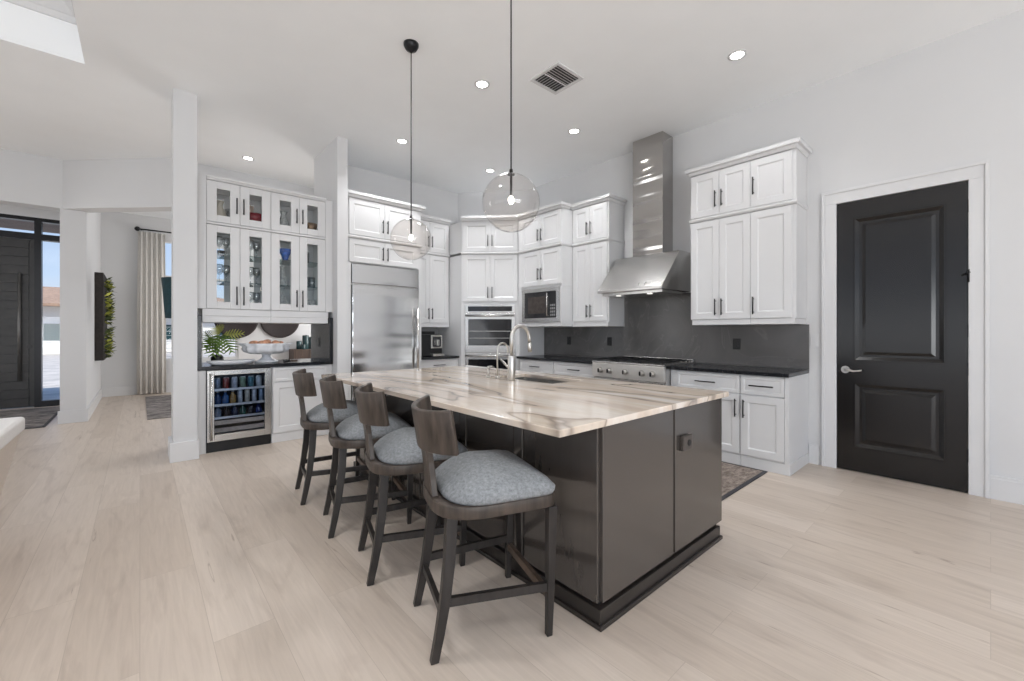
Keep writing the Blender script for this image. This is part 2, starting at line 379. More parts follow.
# tray recess of the living room ceiling
struct('ceiling_tray', MB().box(tx, tx+.1, -5, ty+.1, CH+.021, CH+.46).box(-7, tx, ty, ty+.1, CH+.021, CH+.46).box(-7, tx, -5, ty, CH+.44, CH+.46), M['ceil'])
struct('trim_1', MB().frus((-7, tx, ty-.025, ty, CH+.32), (-7, tx, ty-.05, ty, CH+.36)).frus((-7, tx, ty-.06, ty, CH+.36), (-7, tx, ty-.13, ty, CH+.44))
       .frus((tx-.025, tx, -5, ty, CH+.32), (tx-.05, tx, -5, ty, CH+.36)).frus((tx-.06, tx, -5, ty, CH+.36), (tx-.13, tx, -5, ty, CH+.44)), M['trim'])
# right wall with the doorway
DY0, DY1, DH = .119, .946, 2.458
struct('wall_right', MB().box(XR, XR+.2, DY1+.02, 11.7, 0, CH).box(XR, XR+.2, -5, DY0-.02, 0, CH).box(XR, XR+.2, DY0-.02, DY1+.02, DH+.02, CH).box(XR+.15, XR+.2, DY0-.02, DY1+.02, 0, DH+.02), M['wall'])
struct('wall_back', MB().box(1.93, 4.1, YB, YB+.12, 0, CH).prism([(4.1,YB),(XR,5.1),(XR,YB+.12),(4.1,YB+.12)], 0, CH), M['wall'])
# wing wall left of the refrigerator, column left of the bar
struct('wall_wing', MB().box(1.80, 1.925, 5.25, 6.17, 0, CH), M['wall'])
struct('column_bar', MB().box(.244, .432, 5.27, 5.60, 0, CH).box(.40, .432, 5.60, 6.17, 0, 2.9), M['wall'])
struct('baseboard_column', MB().box(.216, .447, 5.243, 5.2695, 0, .19).box(.216, .2435, 5.2695, 5.627, 0, .19).box(.4325,.447,5.2695,5.40,0,.19), M['trim'], bevel=.004)
# headers and column of the hall
dg = [(-.80,8.50),(.33,7.40),(.47,7.54),(-.57,8.57),(-.57,8.75),(-.80,8.75)]
struct('header_hall', MB().prism(dg, 2.98, CH).box(-7, -.80, 8.5, 8.75, 2.98, CH).prism([(.33,7.40),(4.9,7.40),(4.9,7.60),(.43,7.60),(.47,7.54)], 2.98, CH), M['wall'])
struct('column_hall', MB().box(-.83, -.57, 8.5, 8.77, 0, 2.978), M['wall'])
struct('baseboard_hall', MB().box(-.85, -.55, 8.48, 8.499, 0, .18).box(-.569,-.55,8.499,11.43,0,.18).box(-.55,4.85,11.43,11.449,0,.18), M['trim'], bevel=.003)
struct('wall_hall', MB().box(-.77, -.57, 8.772, 11.45, 0, CH), M['wall'])
WX0, WX1, WZ0, WZ1 = .33, 1.70, .66, 3.2
struct('wall_dining', MB().box(-.77, WX0, 11.45, 11.62, 0, CH).box(WX1, 5.08, 11.45, 11.62, 0, CH).box(WX0, WX1, 11.45, 11.62, 0, WZ0).box(WX0, WX1, 11.45, 11.62, WZ1, CH), M['wall'])
# foyer wall with the entry
EX0, EX1, EZ = -2.75, -.79, 3.2
struct('wall_foyer', MB().box(-7, EX0, 10.65, 10.8, 0, CH).box(EX0, -.77, 10.65, 10.8, EZ, CH), M['wall'])
# unseen walls behind the camera, openings made to match the added lights
struct('wall_rear', MB().box(-7, -3.8, -5, -4.8, 0, CH).box(4.7, XR, -5, -4.8, 0, CH).box(-3.8, 4.7, -5, -4.8, 3.1, CH), M['wall'])
struct('wall_left', MB().box(-7.2, -7, 4.7, 10.8, 0, CH).box(-7.2, -7, -5, -3.6, 0, CH).box(-7.2, -7, -3.6, 4.7, 3.1, CH), M['wall'])
# baseboards along the right wall
struct('baseboard_right', MB().box(XR-.016, XR, -5, .005, 0, .18).box(XR-.022, XR-.016, -5, .005, 0, .16), M['trim'], bevel=.003)
struct('baseboard_right_far', MB().box(XR-.016, XR, 1.085, 1.165, 0, .18), M['trim'])
# door casing
cs = MB()
for y0, y1 in ((DY1+.004, DY1+.115), (DY0-.115, DY0-.004)):
    cs.box(XR-.02, XR, y0, y1, 0, DH+.004)
cs.box(XR-.02, XR, DY0-.115, DY1+.115, DH+.004, DH+.125)
cs.box(XR-.032, XR-.02, DY1+.09, DY1+.115, 0, DH+.10).box(XR-.032, XR-.02, DY0-.115, DY0-.09, 0, DH+.10).box(XR-.032, XR-.02, DY0-.115, DY1+.115, DH+.10, DH+.125)
struct('trim_2', cs, M['trim'], bevel=.003)
# black two-panel door (local x runs left to right as seen from the room)
d = thing('door_1', 'closed black two-panel door in white casing on the right wall', 'door', (XR-.004, DY1, 0), -PI/2); d['kind'] = 'structure'
DW = DY1-DY0
mb = MB(); t = .04
st = .139
for zz0, zz1 in ((.218,.81),(1.006,2.306)):
    mb.panel(st-.02, DW-st+.02, zz0, zz1, .0, t, .012, .020, .028, .012)
mb.box(0, st-.02, 0, t, .008, DH).box(DW-st+.02, DW, 0, t, .008, DH).box(st-.02, DW-st+.02, 0, t, .008, .218).box(st-.02, DW-st+.02, 0, t, .81, 1.006).box(st-.02, DW-st+.02, 0, t, 2.306, DH)
mb.build('door_leaf', M['door'], d)
mb = MB().cyl((.062,0,.925), (.062,-.012,.925), .033, 20).cyl((.062,-.012,.925), (.062,-.05,.925), .011)
mb.tube([(.062,-.05,.925),(.09,-.055,.928),(.125,-.05,.916),(.165,-.05,.922),(.185,-.048,.928)], [.011,.012,.010,.009,.007], 10)
tag(mb.build('lever_handle', M['nickel'], d), 'brushed nickel lever handle')
for zz in (2.26, 1.28, .93+.05, .30):
    MB().box(DW-.002, DW+.012, -.012, .006, zz-.05, zz+.05).build('hinge', M['black'], d)
MB().cyl((DW-.03,-.012,1.72),(DW+.012,-.05,1.735),.006).cyl((DW+.004,-.012,1.66),(DW+.004,-.012,1.76),.008).build('door_stop', M['black'], d)
MB().box(0, .010, -.003, .01, .90, .95).build('latch_plate', M['black'], d)

# window of the dining room
w = thing('window_1', 'tall bright window behind the cream curtain', 'window', (WX0, 11.47, WZ0)); w['kind'] = 'structure'
WW, WH = WX1-WX0, WZ1-WZ0
MB().frame(0, WW, 0, WH, 0, .07, .05).box(WW/2-.025, WW/2+.025, 0, .07, .05, WH-.05).box(.05, WW-.05, 0.01, .06, 1.75, 1.80).build('window_frame', M['trim'], w)
MB().box(.05, WW-.05, .03, .036, .05, WH-.05).build('window_pane', M['glass'], w)
mb = MB()
for k in range(9):
    mb.frus((.06, WW-.06, .075, .12, .08+k*.09), (.06, WW-.06, .080, .125, .09+k*.09))
mb.build('shutter_louvre', M['trim'], w)

# entry: pivot door, side light, transom
e = thing('door_2', 'black slatted entry door with long bar handle and side light', 'door', (EX0, 10.65, 0)); e['kind'] = 'structure'
DX0, DX1, SX1 = .06, -1.34-EX0, EX1-EX0
fr = MB().box(0, .055, 0, .14, 0, EZ).box(DX1+.004, DX1+.085, 0, .14, 0, EZ-.0).box(SX1-.05, SX1+.02, 0, .14, 0, EZ)
fr.box(.055, DX1+.004, 0, .14, 2.83, 2.93).box(DX1+.085, SX1-.05, 0, .14, 2.83, 2.93).box(.055, DX1+.004, 0, .14, EZ-.06, EZ).box(DX1+.085, SX1-.05, 0, .14, EZ-.06, EZ).box(DX1+.085, SX1-.05, 0, .14, 0, .10)
fr.build('door_frame', M['black'], e)
mb = MB().box(DX0, DX1, .045, .09, .01, 2.825)
for k in range(19):
    mb.box(DX0+.01, DX1-.06, .020, .045, .03+k*.147, .03+k*.147+.126)
mb.box(DX1-.05, DX1, .03, .045, .01, 2.825)
pl = mb.build('door_leaf', pm('charcoal_door_slats', (.034,.032,.031), .4, .2, noise=.15), e)
MB().cyl((DX1-.15,-.06,.46), (DX1-.15,-.06,2.25), .022).cyl((DX1-.15,-.06,.65),(DX1-.15,.03,.65),.012).cyl((DX1-.15,-.06,2.05),(DX1-.15,.03,2.05),.012).build('bar_handle', pm('grey_bar_handle', (.14,.135,.13), .35, .7, noise=.1), e)
MB().cyl((DX1-.05,.03,1.02),(DX1-.05,.005,1.02),.03).build('lock', M['handle'], e)
MB().box(DX1+.085, SX1-.05, .06, .068, .10, 2.83).build('side_light_pane', M['glass'], e)
MB().box(.055, DX1+.004, .06, .068, 2.93, EZ-.06).box(DX1+.085, SX1-.05, .06, .068, 2.93, EZ-.06).build('transom_pane', M['glass'], e)
# outside the entry
struct('driveway', MB().box(-40, 20, 10.85, 70, -.22, -.12).box(-12, 3, 10.81, 13.5, -.12, -.02), M['paver'])
struct('porch_soffit', MB().box(-7, -.80, 10.81, 12.6, 3.28, 3.42), M['soffit'])
h = thing('house', 'white neighbouring house with tan roof seen through the side light', 'house', (-7.6, 39, -.12))
MB().box(-9, 16, 0, 8, 0, 3.05).build('wall', M['stucco'], h)
mb = MB().rings([[(-10,-1,3.0),(17,-1,3.0),(17,9,3.0),(-10,9,3.0)],[(-10,-1,3.15),(17,-1,3.15),(17,9,3.15),(-10,9,3.15)],[(-4,3.8,4.5),(11,3.8,4.5),(11,4.2,4.5),(-4,4.2,4.5)]], True, False)
mb.build('roof', M['tile'], h)
for x in (-6, -2.2, .6, 3.0, 5.8, 8.5, 12):
    f = MB().frame(x, x+1.7, .75, 2.0, -.06, .0, .09).build('window', M['trim'], h)
    MB().box(x+.09, x+1.61, -.03, -.005, .84, 1.91).build('pane', M['teal'], f)

# ================================================================== cabinet builder
TD = .02   # door thickness
def bar_pull(mb, x, y, z, L, horiz=False):
    if horiz:
        mb.cyl((x-L/2, y-.03, z), (x+L/2, y-.03, z), .0065, 10)
        for s in (-1, 1): mb.cyl((x+s*L*.38, y, z), (x+s*L*.38, y-.03, z), .005, 8)
    else:
        mb.cyl((x, y-.03, z-L/2), (x, y-.03, z+L/2), .0065, 10)
        for s in (-1, 1): mb.cyl((x, y, z+s*L*.38), (x, y-.03, z+s*L*.38), .005, 8)
    return mb
def cabinet(name, label, cat, loc, rz, w, boxes, doors=(), drawers=(), crown=None, rail=None, valance=None, plinth=None, group=None, z0=0, d=.6, L=.17, prisms=()):
    """loc = left front foot (face of the doors); all z given from the floor"""
    t = thing(name, label, cat, (loc[0], loc[1], z0), rz, group)
    mb = MB()
    for b in boxes: mb.box(b[0], b[1], b[2], b[3], b[4]-z0, b[5]-z0)
    for p, a, b in prisms: mb.prism(p, a-z0, b-z0)
    mb.build('carcass', M['cab'], t)
    for x0, x1, za, zb, hs, hz in doors:
        o = MB().panel(x0+.0015, x1-.0015, za-z0, zb-z0, 0, TD-.001, .062).build('door', M['cab'], t)
        if hs:
            hx = x1-.032 if hs == 'R' else x0+.032
            bar_pull(MB(), hx, 0, hz-z0, L).build('handle', M['handle'], o)
    for x0, x1, za, zb in drawers:
        o = MB().panel(x0+.0015, x1-.0015, za-z0, zb-z0, 0, TD-.001, .028, .006, .008).build('drawer', M['cab'], t)
        bar_pull(MB(), (x0+x1)/2, 0, (za+zb)/2-z0, .2, True).build('handle', M['handle'], o)
    if crown:   # (x0,x1,flareL,flareR,z0,z1,depth)
        x0, x1, fl, frr, za, zb, dd = crown
        h = zb-za
        MB().frus((x0-fl*.2, x1+frr*.2, -.006, dd, za-z0), (x0-fl*.5, x1+frr*.5, -.02, dd, za+h*.45-z0)).frus((x0-fl, x1+frr, -.045, dd, za+h*.45-z0), (x0-fl, x1+frr, -.045, dd, zb-z0)).build('crown_moulding', M['cab'], t, bevel=.004)
    if rail:    # (x0,x1,fl,fr,z0,z1,depth)
        x0, x1, fl, frr, za, zb, dd = rail
        MB().frus((x0-fl*.4, x1+frr*.4, -.004, dd, za-z0), (x0-fl, x1+frr, -.016, dd, za+(zb-za)*.5-z0)).frus((x0-fl, x1+frr, -.016, dd, za+(zb-za)*.5-z0), (x0-fl, x1+frr, -.012, dd, zb-z0)).build('rail_moulding', M['cab'], t)
    if valance:
        x0, x1, za, zb, dd = valance
        MB().box(x0, x1, .012, dd, za-z0, zb-z0).build('light_rail', M['cab'], t, bevel=.003)
    if plinth:
        x0, x1, zb = plinth
        MB().box(x0, x1, .016, d-.01, 0, zb).build('plinth', M['cab'], t, bevel=.004)
    return t
RZ = -PI/2   # right wall: local x = -Y, local y = +X
def right(y): return y
G_UP = 'white wall cabinets'
# ---- right wall, right of the hood: two tall wall cabinets with two top cabinets
Xu = 4.52; du = XR-.003-Xu
ya, yb, yc = 2.17, 1.57, 1.185
w1, w2 = ya-yb, yb-yc
g = 'wall cabinets right of the range hood'
cabinet('wall_cabinet', 'tall white two-door wall cabinet just right of the steel hood', 'cabinet', (Xu, ya), RZ, w1-.001, [(0,w1-.001,TD,du,1.40,2.455)],
        [(0,w1/2,1.405,2.445,'R',1.53),(w1/2,w1,1.405,2.445,'L',1.53)], rail=(0,w1-.001,.012,0,2.456,2.49,du), valance=(.01,w1-.001,1.345,1.399,du), z0=1.345, group=g)
cabinet('wall_cabinet', 'tall white single-door wall cabinet nearest the black door', 'cabinet', (Xu, yb), RZ, w2, [(0,w2,TD,du,1.40,2.455)],
        [(0,w2-.03,1.405,2.445,'L',1.53)], rail=(0,w2,0,.014,2.456,2.49,du), valance=(0,w2-.01,1.345,1.399,du), z0=1.345, group=g)
cabinet('top_cabinet', 'short white two-door top cabinet right of the hood chimney', 'cabinet', (Xu, ya), RZ, w1-.001, [(0,w1-.001,TD,du,2.491,2.965)],
        [(0,w1/2,2.50,2.955,'R',2.66),(w1/2,w1,2.50,2.955,'L',2.66)], crown=(0,w1-.001,.045,0,2.966,3.035,du), z0=2.491, group=g)
cabinet('top_cabinet', 'short white single-door top cabinet nearest the black door', 'cabinet', (Xu, yb), RZ, w2, [(0,w2,TD,du,2.491,2.965)],
        [(0,w2-.03,2.50,2.955,'L',2.70)], crown=(0,w2,0,.045,2.966,3.035,du), z0=2.491, group=g)
# ---- left of the hood
ya, yb = 3.862, 3.256; w1 = ya-yb
g = 'wall cabinets left of the range hood'
cabinet('wall_cabinet', 'tall white two-door wall cabinet between microwave and hood', 'cabinet', (Xu, ya), RZ, w1, [(0,w1,TD,du,1.40,2.455)],
        [(.02,w1/2,1.415,2.445,'R',1.55),(w1/2,w1-.02,1.415,2.445,'L',1.55)], rail=(0,w1,0,.014,2.456,2.49,du), valance=(0,w1-.01,1.345,1.399,du), z0=1.345, group=g)
cabinet('top_cabinet', 'short white two-door top cabinet immediately left of the hood chimney', 'cabinet', (Xu, ya), RZ, w1, [(0,w1,TD,du,2.491,2.965)],
        [(.02,w1/2,2.50,2.955,'R',2.66),(w1/2,w1-.02,2.50,2.955,'L',2.66)], crown=(0,w1,0,.045,2.966,3.035,du), z0=2.491, group=g)
# ---- microwave cabinet
Xm = 4.30; dm = XR-.003-Xm; ya, yb = 4.728, 3.866; w1 = ya-yb
MX0, MX1, MZ0, MZ1 = .09, .09+.745, 1.415, 1.895
cabinet('microwave_cabinet', 'white cabinet with two doors built around the microwave', 'cabinet', (Xm, ya), RZ, w1,
        [(0,w1,.012,dm,1.35,MZ0-.002),(0,MX0-.002,.002,dm,MZ0-.001,MZ1),(MX1+.002,w1,.002,dm,MZ0-.001,MZ1),(MX0,MX1,dm-.06,dm,MZ0,MZ1),(0,w1,TD,dm,MZ1+.002,2.455),(0,.06,.002,TD,MZ1+.002,2.455)],
        [(.06,.06+(w1-.06)/2,1.935,2.445,'R',2.10),(.06+(w1-.06)/2,w1-.004,1.935,2.445,'L',2.10)], rail=(0,w1,0,.014,2.456,2.49,.20), z0=1.35)
cabinet('top_cabinet', 'short white two-door top cabinet above the microwave cabinet', 'cabinet', (Xm, ya), RZ, w1, [(0,w1,TD,dm,2.491,2.965),(0,.06,.002,TD,2.491,2.965)],
        [(.06,.06+(w1-.06)/2,2.50,2.955,'R',2.66),(.06+(w1-.06)/2,w1-.004,2.50,2.955,'L',2.66)], crown=(0,w1,0,.045,2.966,3.035,.17), z0=2.491)
mw = thing('microwave', 'stainless framed built-in microwave with dark window', 'microwave', (Xm, ya, MZ0), RZ)
H = MZ1-MZ0
MB().box(MX0+.03, MX1-.03, .02, .45, .025, H-.03).build('body', M['inner'], mw)
MB().frame(MX0, MX1, 0, H, -.014, .018, .055).build('trim_frame', M['steel'], mw, bevel=.003)
MB().box(MX0+.057, MX1-.185, -.012, .016, .057, H-.057).build('door', M['screen'], mw, bevel=.003)
MB().box(MX0+.13, MX1-.26, -.0135, -.0122, .12, H-.12).build('window', pm('microwave_window', (.055,.045,.04), .15, noise=.2), mw)
MB().box(MX1-.183, MX1-.057, -.012, .016, .057, H-.057).build('control_panel', M['plastic'], mw, bevel=.003)
MB().cyl((MX1-.20,-.045,.08),(MX1-.20,-.045,H-.08),.008).cyl((MX1-.20,-.012,.09),(MX1-.20,-.045,.09),.006).cyl((MX1-.20,-.012,H-.09),(MX1-.20,-.045,H-.09),.006).build('handle', M['steel'], mw)
mb = MB()
for i in range(3):
    for j in range(4): mb.box(MX1-.165+i*.034, MX1-.142+i*.034, -.0145, -.0122, .08+j*.045, .108+j*.045)
mb.build('keypad', pm('grey_key_print', (.25,.25,.25), .5, noise=.1), mw)

# ---- diagonal oven cabinet (footprint in world coordinates)
P1, P2 = Vector((3.690,5.360)), Vector((4.318,4.732))
OWt = (P2-P1).length
ux = (P2-P1).normalized(); uy = Vector((-ux.y, ux.x))*1
if uy.y < 0: uy = -uy
ang = -PI/4
def loc2(px, py):    # world -> cabinet-local
    v = Vector((px,py))-P1; return (v.dot(ux), v.dot(uy))
L1, L2, L3, L4 = loc2(4.874,4.745), loc2(4.874,5.10), loc2(4.10,6.045), loc2(3.69,6.045)
ox0, ox1 = (OWt-.762)/2, (OWt+.762)/2
full = [(0,TD),(OWt,TD),L1,L2,L3,L4]
notch = [(0,.002),(ox0-.003,.002),(ox0-.003,.56),(ox1+.003,.56),(ox1+.003,.002),(OWt,.002),L1,L2,L3,L4]
OZ0, OZ1 = .30, 1.68
cabinet('oven_cabinet', 'white diagonal corner cabinet built around the double oven', 'cabinet', tuple(P1), ang, OWt, [],
        [(.025,OWt/2,1.735,2.445,'R',1.87),(OWt/2,OWt-.025,1.735,2.445,'L',1.87)], drawers=[(.03,OWt-.03,.12,.285)], rail=(0,OWt,0,0,2.456,2.49,.3),
        prisms=[(full,0,OZ0-.003),(notch,OZ0-.003,OZ1+.003),(full,OZ1+.003,2.455)])
cabinet('top_cabinet', 'short white two-door top cabinet in the corner above the ovens', 'cabinet', tuple(P1), ang, OWt, [],
        [(.025,OWt/2,2.50,2.955,'R',2.66),(OWt/2,OWt-.025,2.50,2.955,'L',2.66)], crown=(0,OWt,0,0,2.966,3.035,.3), prisms=[(full,2.491,2.965)], z0=2.491)
ov = thing('double_oven', 'stainless built-in double wall oven in the diagonal corner cabinet', 'oven', (P1.x, P1.y, OZ0), ang)
hh = OZ1-OZ0
MB().box(ox0, ox1, .0, .55, 0, hh).build('body', M['steel'], ov)
MB().box(ox0, ox1, -.024, -.001, hh-.12, hh).build('control_panel', M['steel'], ov, bevel=.003)
MB().box(ox0+.045, ox1-.045, -.027, -.0245, hh-.095, hh-.02).build('display', M['screen'], ov)
for za, zb, nm in ((.66, hh-.125, 'upper'), (.02, .645, 'lower')):
    dd = MB().box(ox0, ox1, -.03, -.001, za, zb).build('oven_door', M['steel'], ov, bevel=.004)
    MB().box(ox0+.05, ox1-.05, -.034, -.0305, za+.105, zb-.09).build('window', M['screen'], dd, bevel=.001)
    mb = MB().cyl((ox0+.01,-.085,zb-.035),(ox1-.01,-.085,zb-.035),.015)
    for s in (ox0+.06, ox1-.06): mb.cyl((s,-.03,zb-.035),(s,-.085,zb-.035),.011)
    mb.build('handle', M['steel'], dd)
MB().box(ox0+.06, ox1-.06, -.0358, -.0345, .98, .986).box(ox0+.06, ox1-.06, -.0358, -.0345, .875, .880).build('rack_line', M['nickel'], ov)

# ---- refrigerator wall
Yf = 5.30
fx0, fx1 = 1.93, 2.972
wf = fx1-fx0
cabinet('refrigerator_cabinet', 'white two-door cabinet directly over the steel refrigerator', 'cabinet', (fx0, Yf), 0, wf,
        [(0,wf,TD,.745,2.145,2.455),(wf-.04,wf,.002,.745,.0,2.143),(0,.055,.002,.745,.0,2.143)], [(.03,wf/2-.02,2.155,2.445,'R',2.29),(wf/2-.02,wf-.06,2.155,2.445,'L',2.29)], rail=(0,wf,0,.014,2.456,2.49,.36))
cabinet('top_cabinet', 'short white two-door top cabinet high above the refrigerator', 'cabinet', (fx0, Yf), 0, wf, [(0,wf,TD,.745,2.491,2.965)],
        [(.03,wf/2-.02,2.50,2.955,'R',2.65),(wf/2-.02,wf-.06,2.50,2.955,'L',2.65)], crown=(0,wf,0,.045,2.966,3.035,.33), z0=2.491)
fr = thing('refrigerator', 'tall stainless steel built-in refrigerator with a top grille panel', 'refrigerator', (fx0+.06, Yf, 0))
fw = wf-.105
MB().box(.004, fw-.004, .03, .72, .0, 2.135).build('body', M['steel'], fr)
MB().box(.006, fw-.006, -.012, .029, 1.890, 2.132).build('grille_panel', M['fsteel'], fr, bevel=.004)
MB().box(.006, fw-.006, -.02, .029, 0.12, 1.868).build('door', M['fsteel'], fr, bevel=.005)
mb = MB().cyl((fw-.055,-.085,.55),(fw-.055,-.085,1.60),.017)
for zz in (.65,1.5): mb.cyl((fw-.055,-.02,zz),(fw-.055,-.085,zz),.012)
mb.build('handle', M['steel'], fr)
MB().box(.01, fw-.01, .02, .029, .02, .11).build('toe_grille', M['plastic'], fr)
# ---- coffee nook
nx0, nx1 = 2.976, 3.686; wn = nx1-nx0
Yn = 5.68; dn = YB-.003-Yn
cabinet('wall_cabinet', 'tall white two-door wall cabinet above the coffee machine', 'cabinet', (nx0, Yn), 0, wn, [(0,wn,TD,dn,1.40,2.455)],
        [(.02,wn/2,1.415,2.445,'R',1.55),(wn/2,wn-.02,1.415,2.445,'L',1.55)], rail=(0,wn,0,0,2.456,2.49,dn), valance=(0,wn,1.345,1.399,dn), z0=1.345)
cabinet('top_cabinet', 'short white two-door top cabinet between refrigerator and corner', 'cabinet', (nx0, Yn), 0, wn, [(0,wn,TD,dn,2.491,2.965)],
        [(.02,wn/2,2.50,2.955,'R',2.65),(wn/2,wn-.02,2.50,2.955,'L',2.65)], crown=(0,wn,0,0,2.966,3.035,dn), z0=2.491)
cabinet('base_cabinet', 'white base cabinet with drawer beneath the coffee machine', 'cabinet', (nx0, 5.43), 0, wn, [(0,wn,TD,.61,.10,.868)],
        [(.005,wn/2,.115,.69,'R',.60),(wn/2,wn-.005,.115,.69,'L',.60)], drawers=[(.005,wn-.005,.70,.86)], plinth=(0,wn,.099), d=.61)
tag(MB().box(nx0+.002, nx1-.002, 5.40, 6.045, .87, .905).build('countertop', M['counter'], None, bevel=.003), 'short black stone countertop under the coffee machine', 'countertop')
tag(MB().box(nx0+.002, nx1-.002, 6.03, 6.047, .907, 1.344).build('backsplash', pm('grey_splash_tile', (.30,.30,.30), .25, noise=.08), None), 'grey backsplash panel behind the coffee machine', 'backsplash')
cm = thing('coffee_machine', 'black coffee machine with silver front frame beside the refrigerator', 'coffee machine', (3.09, 5.50, .906))
MB().box(0, .36, .02, .38, .0, .33).build('body', M['plastic'], cm, bevel=.012)
MB().frame(.16, .35, .12, .315, -.004, .019, .022).build('front_frame', M['nickel'], cm, bevel=.003)
MB().box(.185, .325, .0, .019, .145, .29).build('screen', M['screen'], cm)
MB().box(.235, .275, -.045, .0, .16, .25).build('spout', M['nickel'], cm, bevel=.004)
MB().box(.16, .35, -.06, .019, .004, .04).build('drip_tray', M['nickel'], cm, bevel=.003)
MB().box(.03, .27, .08, .30, .331, .375).build('bean_hopper', M['plastic'], cm, bevel=.008)

# ---- base run on the right wall
Xb = 4.27; db = XR-.003-Xb
def base_run(label, ya, yb, doors, drawers, grp, endr=0):
    w = ya-yb
    return cabinet('base_cabinet', label, 'cabinet', (Xb, ya), RZ, w, [(0,w,TD,db,.10,.868)], doors, drawers, plinth=(0,w,.099), d=db, group=grp)
yr0, yr1 = 3.215, 2.275
w = 2.27-1.575
cabinet('base_cabinet', 'white base cabinet with drawer directly right of the range', 'cabinet', (Xb, 2.27), RZ, w, [(0,w,TD,db,.10,.868),(0,.06,.002,TD,.10,.868)],
        [(.06,w-.003,.115,.675,'R',.55)], [(.06,w-.003,.69,.858)], plinth=(0,w,.099), d=db, group='base cabinets right of the range')
w = 1.572-1.172
cabinet('base_cabinet', 'white base cabinet with one drawer at the end by the black door', 'cabinet', (Xb, 1.572), RZ, w, [(0,w,TD,db,.10,.868),(w-.03,w,.001,TD,.10,.868)],
        [(.003,w-.032,.115,.675,'L',.55)], [(.003,w-.032,.69,.858)], plinth=(0,w+.006,.099), d=db, group='base cabinets right of the range')
w = 3.98-3.22
cabinet('base_cabinet', 'white drawer base cabinet directly left of the range', 'cabinet', (Xb, 3.98), RZ, w, [(0,w,TD,db,.10,.868)],
        [], [(.003,w-.003,.69,.858),(.003,w-.003,.405,.68),(.003,w-.003,.115,.395)], plinth=(0,w,.099), d=db, group='base cabinets left of the range')
w = 4.725-3.983
cabinet('base_cabinet', 'white drawer base cabinet below the microwave', 'cabinet', (Xb, 4.725), RZ, w, [(.05,w,TD,db,.10,.868)],
        [], [(.05,w-.003,.69,.858),(.05,w-.003,.405,.68),(.05,w-.003,.115,.395)], plinth=(.06,w,.099), d=db, group='base cabinets left of the range')
tag(MB().box(4.245, XR-.004, 1.165, yr1-.003, .87, .905).build('countertop', M['counter'], None, bevel=.003), 'black stone countertop right of the range', 'countertop')
tag(MB().prism([(4.245,yr0+.003),(XR-.004,yr0+.003),(XR-.004,4.738),(4.33,4.715),(4.245,4.715)], .87, .905).build('countertop', M['counter'], None, bevel=.003), 'black stone countertop left of the range', 'countertop')
bs = MB().box(XR-.018, XR-.003, 1.165, 4.735, .907, 1.343).box(XR-.018, XR-.003, 2.185, 3.24, 1.343, 1.735)
tag(bs.build('backsplash', M['splash'], None), 'charcoal veined stone backsplash behind the range', 'backsplash')
def outlet(name, label, loc, rz, mat, grp=None, w=.075, h=.118, switch=False):
    t = thing(name, label, 'switch' if switch else 'outlet', loc, rz, grp)
    MB().box(-w/2, w/2, -.006, 0, -h/2, h/2).build('cover_plate', mat, t, bevel=.002)
    if switch: MB().box(-.016, .016, -.010, -.0062, -.032, .032).build('rocker', mat, t, bevel=.001)
    else:
        for s in (-1, 1): MB().cyl((0,-.0062,s*.025),(0,-.0085,s*.025),.016,14).build('receptacle', mat, t)
for yy, lb in ((4.21,'black outlet on the backsplash below the microwave'),(3.477,'black outlet on the backsplash just left of the range'),(1.823,'black outlet on the backsplash right of the range')):
    outlet('wall_outlet', lb, (XR-.0185, yy, 1.14), RZ, M['plastic'], 'black backsplash outlets')
outlet('light_switch', 'white light switch between backsplash and black door', (XR-.001, 1.12, 1.19), RZ, M['trim'], w=.07, switch=True)

# ---- range
rg = thing('range', 'stainless steel gas range with five knobs under the hood', 'range', (4.15, yr0, 0), RZ)
rw = yr0-yr1; rd = XR-.02-4.15
MB().box(0, rw, .03, rd, .10, .885).build('body', M['steel'], rg)
MB().box(.0, rw, -.012, .028, .735, .90).build('control_panel', pm('range_front_steel', (.74,.72,.69), .42, .9, noise=.03), rg, bevel=.006)
MB().box(-.003, rw+.003, -.012, rd, .9005, .922).build('cooktop', M['steel'], rg, bevel=.004)
dd = MB().box(.01, rw-.01, .0, .028, .19, .725).build('oven_door', M['steel'], rg, bevel=.004)
MB().box(.15, rw-.15, -.004, -.0005, .30, .60).build('window', M['screen'], dd)
mb = MB().cyl((.04,-.06,.685),(rw-.04,-.06,.685),.015)
for s in (.1, rw-.1): mb.cyl((s,0,.685),(s,-.06,.685),.011)
mb.build('handle', M['steel'], dd)
for x in (.13,.26,.475,.69,.82):
    k = MB().cyl((x*rw/.95,-.0125,.815),(x*rw/.95,-.022,.815),.036,20).build('knob', M['nickel'], rg)
    MB().cyl((x*rw/.95,-.0225,.815),(x*rw/.95,-.06,.815),.024,18,.021).build('grip', M['nickel'], k, bevel=.003)
    MB().box(x*rw/.95-.008, x*rw/.95+.008, -.066, -.0605, .792, .838).build('pointer', M['plastic'], k)
